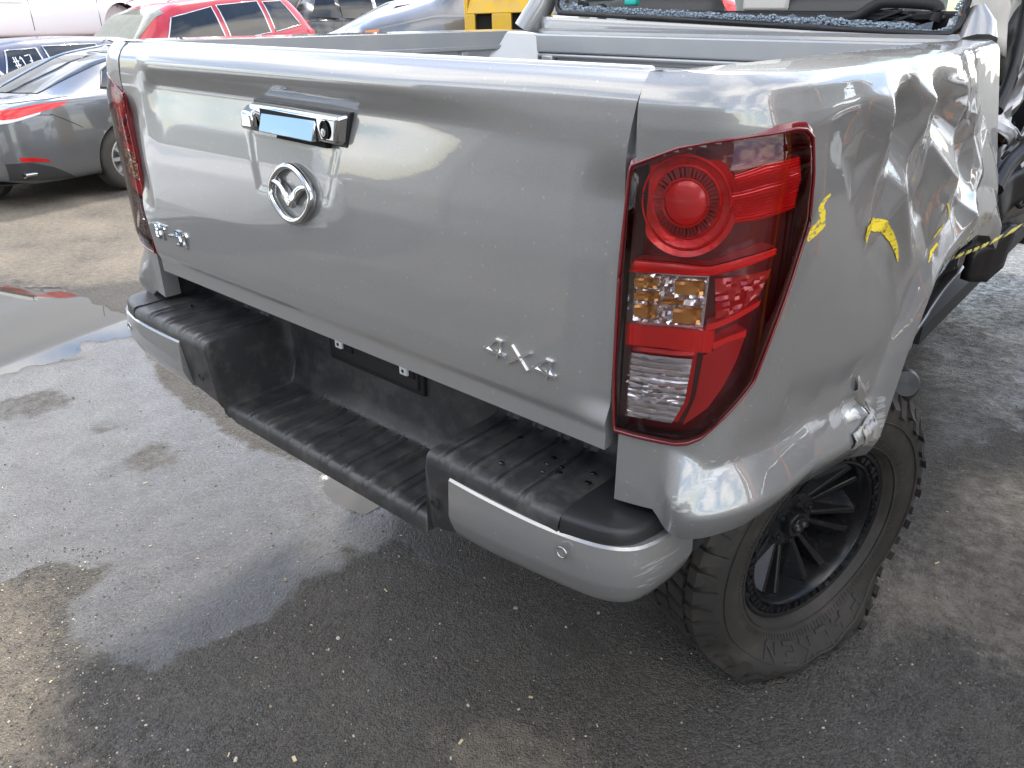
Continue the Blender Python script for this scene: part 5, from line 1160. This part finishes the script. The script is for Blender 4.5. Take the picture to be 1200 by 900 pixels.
# pale reflection painted as a coloured patch on the rear door glass
navy.patch('glass_reflection', ([(1.28,1.06),(1.7,1.10)], [(1.7,1.10),(1.75,1.30)], [(1.30,1.26),(1.75,1.33)], [(1.28,1.06),(1.30,1.26)]), mat('glass_reflection', (.42,.50,.47), 0, .4, dirt=.8, dirt_col=(.03,.035,.03), dscale=9), .009)
red = simple_suv('estate_car', 'bright red estate car with chrome window frames on low stands', place(381, 15.4, -84, .05, .92, .56), -84, carpaint('red_paint', (.42,.012,.022), .2, .3, .12), CHROME, h=1.70, Lc=4.8)
red.root.rotation_euler = (0, R(5.5), R(-84))
for sg in (1, -1):
    mb = MB(); mb.tube(catmull([(.55, sg*.62, 1.70), (.7, sg*.60, 1.755), (1.8, sg*.58, 1.785), (2.5, sg*.58, 1.755), (2.7, sg*.58, 1.70)], 6), .014, 6); mb.build('roof_rail', CHROME, red.root, 60)
def rack(name, label, c, HDd, L_, W_, hgt, mt, group=None, cat='stand'):
    o = thing(name, label, cat, (c[0], c[1], 0), (0, 0, R(HDd)), group)
    for sx in (0, 1):
        for sy in (-1, 1):
            mb = MB(); mb.box((sx*L_, sy*W_/2, hgt/2-.04), (.09, .09, hgt-.08)); mb.box((sx*L_, sy*W_/2, .01), (.18, .18, .02)); mb.build('post', mt, o, 30, .006)
    for sy in (-1, 1):
        mb = MB(); mb.box((L_/2, sy*W_/2, hgt-.045), (L_+.2, .11, .085)); mb.build('beam', mt, o, 30, .006)
    for sx in (0, .5, 1):
        mb = MB(); mb.box((sx*L_, 0, hgt-.13), (.08, W_-.1, .08)); mb.build('cross_beam', mt, o, 30, .006)
    return o
STEEL = mat('rack_steel', (.14,.135,.13), .3, .6, dirt=.8, dirt_col=(.20,.11,.06), dscale=12)
p = red.root.location; c, s_ = math.cos(R(-84)), math.sin(R(-84)); rack('low_stand', 'low rusty steel stand under the red estate car', (p[0]+c*.92, p[1]+s_*.92), -84, .4, 1.3, .36, STEEL)
# white panel van up on a rack
van_z = 1.30; vp = place(147, 16.5, 104, 4.1, -.95, van_z)
WHITE = carpaint('white_paint', (.80,.80,.79), 0, .3, .06)
van = Car('panel_van', 'white panel van lifted on a tall rack behind the dark blue car', 'van', vp, R(104), WHITE,
    top=[(0,1.9),(.05,2.15),(.3,2.22),(3.4,2.22),(3.9,2.05),(4.5,1.45),(5.0,1.22),(5.3,1.0),(5.4,.6)], belt=[(0,1.2),(3.6,1.2),(4.6,1.12),(5.2,.95),(5.4,.55)],
    half=[(0,.90),(.1,.95),(3.9,.96),(4.9,.93),(5.25,.80),(5.4,.6)], roofhalf=[(0,.78),(3.5,.78),(4.6,.72),(5.4,.55)], wheels=(1.05, 4.1), arch=.42, tyre_r=.35, sill=.25)
for o in [x for x in van.root.children if x.name.startswith('wheel') and 'arch' not in x.name]:
    for ch in list(o.children): bpy.data.objects.remove(ch)
    bpy.data.objects.remove(o)
van.strip([(3.4,.95),(3.56,.95)], .02, WHITE, 1, 'door_handle', .02); van.strip([(2.4,.35),(2.4,1.9)], .006, DARK, 1, 'panel_gap', .0005); van.strip([(3.62,.35),(3.62,1.9)], .006, DARK, 1, 'panel_gap', .0005)
van.strip([(.1,.75),(2.3,.75)], .012, WHITE, 1, 'rubbing_strip', .008)
van.window([(3.68,1.25),(4.45,1.2),(3.95,1.85),(3.68,1.9)]); van.glass_across(3.95, 4.5)
c, s_ = math.cos(R(104)), math.sin(R(104)); rack('tall_rack', 'tall rusty steel rack holding up the white van', (vp[0]+c*.6, vp[1]+s_*.6), 104, 3.9, 1.5, van_z+.25, STEEL)
hz = 1.42; hp = place(212, 17.5, 100, 3.25, -.9, hz)
hatch = simple_suv('hatchback', 'white hatchback without wheels on the rack behind the red car', hp, 100, WHITE, None, h=1.5, Lc=4.1, glass=mat('blue_glass', (.05,.10,.22), 0, .05, spec=.9))
for o in [x for x in hatch.root.children if x.name.startswith('wheel') and 'arch' not in x.name]:
    for ch in list(o.children): bpy.data.objects.remove(ch)
    bpy.data.objects.remove(o)
c, s_ = math.cos(R(100)), math.sin(R(100)); rack('tall_rack', 'tall rusty steel rack holding up the white hatchback', (hp[0]+c*.5, hp[1]+s_*.5), 100, 3.1, 1.5, hz+.26, STEEL)
# dark wrecked car, white saloon, grey car, yellow steel skip
black = simple_suv('wrecked_car', 'black wrecked car with crushed roof beside the red estate car', place(352, 18.5, 78, .1, -.9, .75), 78, carpaint('black_paint', (.012,.012,.013), .1, .4, .5), None, h=1.62)
me = black.body_o.data
for v in me.vertices:
    if v.co.z > 1.0: w = mnoise.noise((v.co.x*2, v.co.y*2.5, 1)); v.co.z -= .30*max(0, v.co.z-1.0)*(1+1.4*w); v.co.y += .10*w
c, s_ = math.cos(R(78)), math.sin(R(78)); p = black.root.location; rack('low_stand', 'low rusty steel stand under the black wrecked car', (p[0]+c*.92, p[1]+s_*.92), 78, 2.7, 1.3, .75, STEEL)
sal = Car('saloon', 'white saloon car with pale windscreen behind the truck bed', 'car', place(412, 12.6, -140, 3.35, .4, .52), R(-140), carpaint('white_paint_dull', (.72,.73,.72), 0, .32, .12),
    top=[(0,.62),(.03,.96),(.4,1.05),(.75,1.10),(1.2,1.30),(1.8,1.43),(2.4,1.45),(2.8,1.38),(3.6,1.0),(4.1,.92),(4.4,.78),(4.5,.55)], belt=[(0,.60),(.1,.90),(.8,.97),(2.4,.95),(3.6,.93),(4.2,.82),(4.5,.53)],
    half=[(0,.65),(.15,.82),(.6,.88),(3.6,.88),(4.2,.80),(4.5,.55)], roofhalf=[(0,.5),(.8,.58),(1.8,.55),(2.8,.57),(3.6,.65),(4.5,.5)], wheels=(.95, 3.6), arch=.36, tyre_r=.31)
sal.glass_across(2.75, 3.55, mt=mat('pale_windscreen', (.2,.21,.17))); sal.glass_across(.7, 1.4, name='rear_window')
for sg in (1, -1): sal.window([(1.3,1.0),(2.1,.98),(2.1,1.36),(1.55,1.33)], sg); sal.window([(2.2,.98),(3.05,.97),(2.65,1.31),(2.2,1.36)], sg)
mb = MB(); mb.tube([(2.2, .2, 1.44), (1.9, .2, 2.0)], .004, 5); mb.build('aerial', BLACKS, sal.root, 60)
for k in range(5):
    mb = MB(); mb.lathe([(0,-.05),(.05,-.03),(.07,0),(.05,.03),(0,.05)], 10, (3.05+.05*k, -.2+.11*k, 1.02), (0,0,1), (1,0,0), (0,1,0)); o = mb.build('crumpled_paper', mat('paper_white', (.7,.69,.66), 0, .9), sal.root, 20)
c, s_ = math.cos(R(-140)), math.sin(R(-140)); p = sal.root.location; rack('low_stand', 'low rusty steel stand under the white saloon car', (p[0]+c*.95, p[1]+s_*.95), -140, 2.65, 1.25, .52, STEEL)
grey = simple_suv('estate_car', 'mid grey car with raised bonnet line behind the truck bed', place(408, 9.8, -128, 4.3, -.3, .66), -128, carpaint('mid_grey_paint', (.15,.155,.165), .6, .33, .2), None, h=1.74, Lc=4.5)
grey.patch('indicator', ([(4.02,.80),(4.16,.79)], [(4.16,.79),(4.14,.86)], [(4.0,.87),(4.14,.86)], [(4.02,.80),(4.0,.87)]), mat('orange_lamp', (.75,.22,.05), 0, .3, .5), .007, -1)
c, s_ = math.cos(R(-128)), math.sin(R(-128)); p = grey.root.location; rack('low_stand', 'low rusty steel stand under the mid grey car', (p[0]+c*.92, p[1]+s_*.92), -128, 2.65, 1.3, .66, STEEL)
p = lay(598, 8.0); sk = thing('steel_skip', 'yellow steel skip with square fork pockets behind the bed', 'skip', (p[0], p[1], 0), (0, 0, R(28)))
YS = mat('yellow_steel', (.62,.37,.02), 0, .5, bump=.3, bscale=30, dirt=.55, dirt_col=(.35,.30,.22), dscale=9)
mb = MB()
H_ = 1.86; zt = 1.64; zbm = 1.38; xs_ = [-.34,-.25,-.10,.08,.23,.34]
for x0, x1, solid in ((-.34,-.26,1),(-.26,-.10,0),(-.10,.08,1),(.08,.24,0),(.24,.34,1)):
    if solid: mb.box(((x0+x1)/2, -.30, (zbm+zt)/2), (x1-x0, .04, zt-zbm))
mb.box((0, -.30, zbm/2), (.68, .04, zbm)); mb.hexa([(-.34,-.32,zt), (.34,-.32,zt), (.34,-.28,zt), (-.34,-.28,zt)], [(-.30,-.22,H_), (.30,-.22,H_), (.30,-.18,H_), (-.30,-.18,H_)])
mb.box((0, .30, .85), (.68, .04, 1.7)); 
for sg in (-1, 1): mb.box((sg*.345, 0, .90), (.03, .62, 1.80))
mb.box((0, 0, .06), (.66, .60, .04)); mb.box((0, .06, 1.86), (.62, .52, .03)); mb.build('shell', YS, sk, 30, .01)
for x in (-.18, .16): mb = MB(); mb.box((x, -.10, 1.51), (.16, .30, .26)); mb.build('fork_pocket', DARK, sk, 0)
for x in (-.28, .0, .28): mb = MB(); mb.box((x, -.335, .7), (.05, .03, 1.4)); mb.build('rib', YS, sk, 30, .006)
for x in (-.05, .08): mb = MB(); mb.box((x, -.315, 1.765), (.05, .012, .02), ax=np.array(Matrix.Rotation(-.55, 3, 'X'))); mb.build('red_marker', LRED, sk, 0)
# spare wheel lying left of the sedan
q = gpt(-12, 234); o = thing('loose_tyre', 'worn loose tyre standing on the ground behind the grey sedan', 'tyre', (q[0], q[1], .322), (R(90), 0, R(35)))
mb = MB(); mb.lathe([(.19,-.09),(.22,-.10),(.29,-.10),(.32,-.07),(.325,0),(.32,.07),(.29,.10),(.22,.10),(.19,.09)], 48, (0,0,0), (0,0,1), (1,0,0), (0,1,0), flip=False); mb.build('tyre', MAT['car_tyre'], o, 40)
mb = MB(); mb.lathe([(.195,.085),(.185,.05),(.17,.0),(0,.0)], 32, (0,0,0), (0,0,1), (1,0,0), (0,1,0)); mb.build('rim', MAT['silver_alloy'], o, 40)

# ================================================================ REST OF THE YARD
# yellow-black rope hanging from the empty wheel arch to the wreckage
P0, P1, P2, P3 = [to_world(on(x, y, 'y', v)) for x, y, v in ((1094,311,1.12),(1130,297,1.24),(1165,282,1.36),(1230,246,1.75))]
path = catmull([P0, P1, P2, P3], 24); mb = MB()
for ph, mi in ((0, 0), (math.pi*2/3, 0), (math.pi*4/3, 1)):
    tw = []
    for i, p in enumerate(path):
        a = i*.9+ph; t = path[min(i+1, len(path)-1)]-path[max(i-1, 0)]; t /= np.linalg.norm(t); s_ = np.cross(t, (0,0,1)); s_ /= np.linalg.norm(s_); u_ = np.cross(s_, t); tw.append(p+.0022*(math.cos(a)*s_+math.sin(a)*u_))
    mb.tube(tw, .0027, 6, mi=mi)
rope = mb.build('rope', [mat('rope_yellow', (.55,.47,.10), 0, .8), mat('rope_black', (.03,.03,.03), 0, .8)], None, 60); tag(rope, 'yellow and black twisted rope hanging from the empty wheel arch', 'rope')
# long pale shed closing the yard far behind
sh_ = thing('metal_shed', 'long pale corrugated metal shed closing the far side of the yard', 'shed', (-33, -11, 0), (0, 0, R(58)))
SHM = mat('shed_pale', (.62,.61,.58), .1, .55, dirt=.4, dirt_col=(.36,.30,.24), dscale=1.5)
mb = MB(); pr = []
for k in range(200): pr += [(k*.25, 0), (k*.25+.08, .05), (k*.25+.16, .05)]
mb.grid(np.array([[(a, b, 0), (a, b, 5.2)] for a, b in pr]), flip=True); mb.build('wall', SHM, sh_, 20)
mb = MB(); mb.hexa([(-.3,-.25,5.2),(50.3,-.25,5.2),(50.3,9,5.2),(-.3,9,5.2)], [(-.3,-.25,5.32),(50.3,-.25,5.32),(50.3,9,7.0),(-.3,9,7.0)]); mb.build('roof', SHM, sh_, 20)
# big grey steel container behind the photographer, mirrored in the tailgate
ct = thing('storage_container', 'tall grey corrugated steel container standing behind the pickup truck', 'container', (-5.0, -5.4, 0))
CG = mat('container_grey', (.17,.175,.18), .1, .55, dirt=.5, dirt_col=(.22,.16,.11), dscale=3)
pr = []; x = 0
while x < 9: pr += [(x, 0), (x+.07, .036), (x+.14, .036), (x+.21, 0)]; x += .278
rows = np.array([[(a, b, .15), (a, b, 3.2)] for a, b in pr]); mb = MB(); mb.grid(rows); mb.build('corrugated_side', CG, ct, 20)
mb = MB(); mb.box((4.6, -1.4, 1.65), (9.1, 2.7, 3.05)); mb.build('shell', CG, ct, 30)
for x in (-.02, 9.26): mb = MB(); mb.box((x, .0, 1.65), (.14, .14, 3.3)); mb.build('corner_post', CG, ct, 30, .01)
mb = MB(); mb.box((4.6, 0, 3.24), (9.3, .12, .12)); mb.build('top_rail', CG, ct, 30, .01)
mb = MB(); mb.box((4.6, 0, .08), (9.3, .12, .16)); mb.build('bottom_rail', CG, ct, 30, .01)
# white estate car on the left, mirrored at the left of the tailgate
wh = simple_suv('estate_car', 'white estate car parked left of the container facing the yard', (-7.6, -4.9, 0), 38, WHITE, None, h=1.62)
# tyre rack and a white car to the right of the truck, mirrored in the crumpled side
rk = thing('tyre_rack', 'orange steel tyre rack stacked with black tyres right of the truck', 'rack', (2.9, .6, 0), (0, 0, R(90)))
OR = mat('rack_orange', (.62,.20,.03), 0, .45, dirt=.4, dirt_col=(.2,.12,.08))
for x in (0, 1.8, 3.6):
    for y in (-.3, .3):
        mb = MB(); mb.box((x, y, 1.2), (.08, .07, 2.4)); mb.build('upright', OR, rk, 30, .004)
for z in (.25, 1.02, 1.80):
    for y in (-.3, .3):
        mb = MB(); mb.box((1.8, y, z), (3.7, .05, .11)); mb.build('beam', STEEL, rk, 30, .004)
tm = None; k = 0
for z in (.30, 1.07, 1.85):
    for i in range(16):
        if i in (8,): continue
        x = .14+.21*i
        o = thing('tyre', 'black used tyre standing in a row on the orange rack', 'tyre', (2.9, .6+x+.02, z+.315), (0, 0, 0), 'used tyres on the orange rack')
        if tm is None:
            mb = MB(); mb.lathe([(.20,-.075),(.22,-.09),(.29,-.095),(.318,-.07),(.322,0),(.318,.07),(.29,.095),(.22,.09),(.20,.075)], 32, (0,0,0), (0,1,0), (1,0,0), (0,0,1)); tm = mb.build('casing', MAT['car_tyre'], o, 40)
        else:
            c = tm.copy(); COL.objects.link(c); c.parent = o
wr2 = simple_suv('estate_car', 'white estate car facing the truck beyond the orange tyre rack', (4.2, 11.0, 0), -98, WHITE, None, h=1.66)
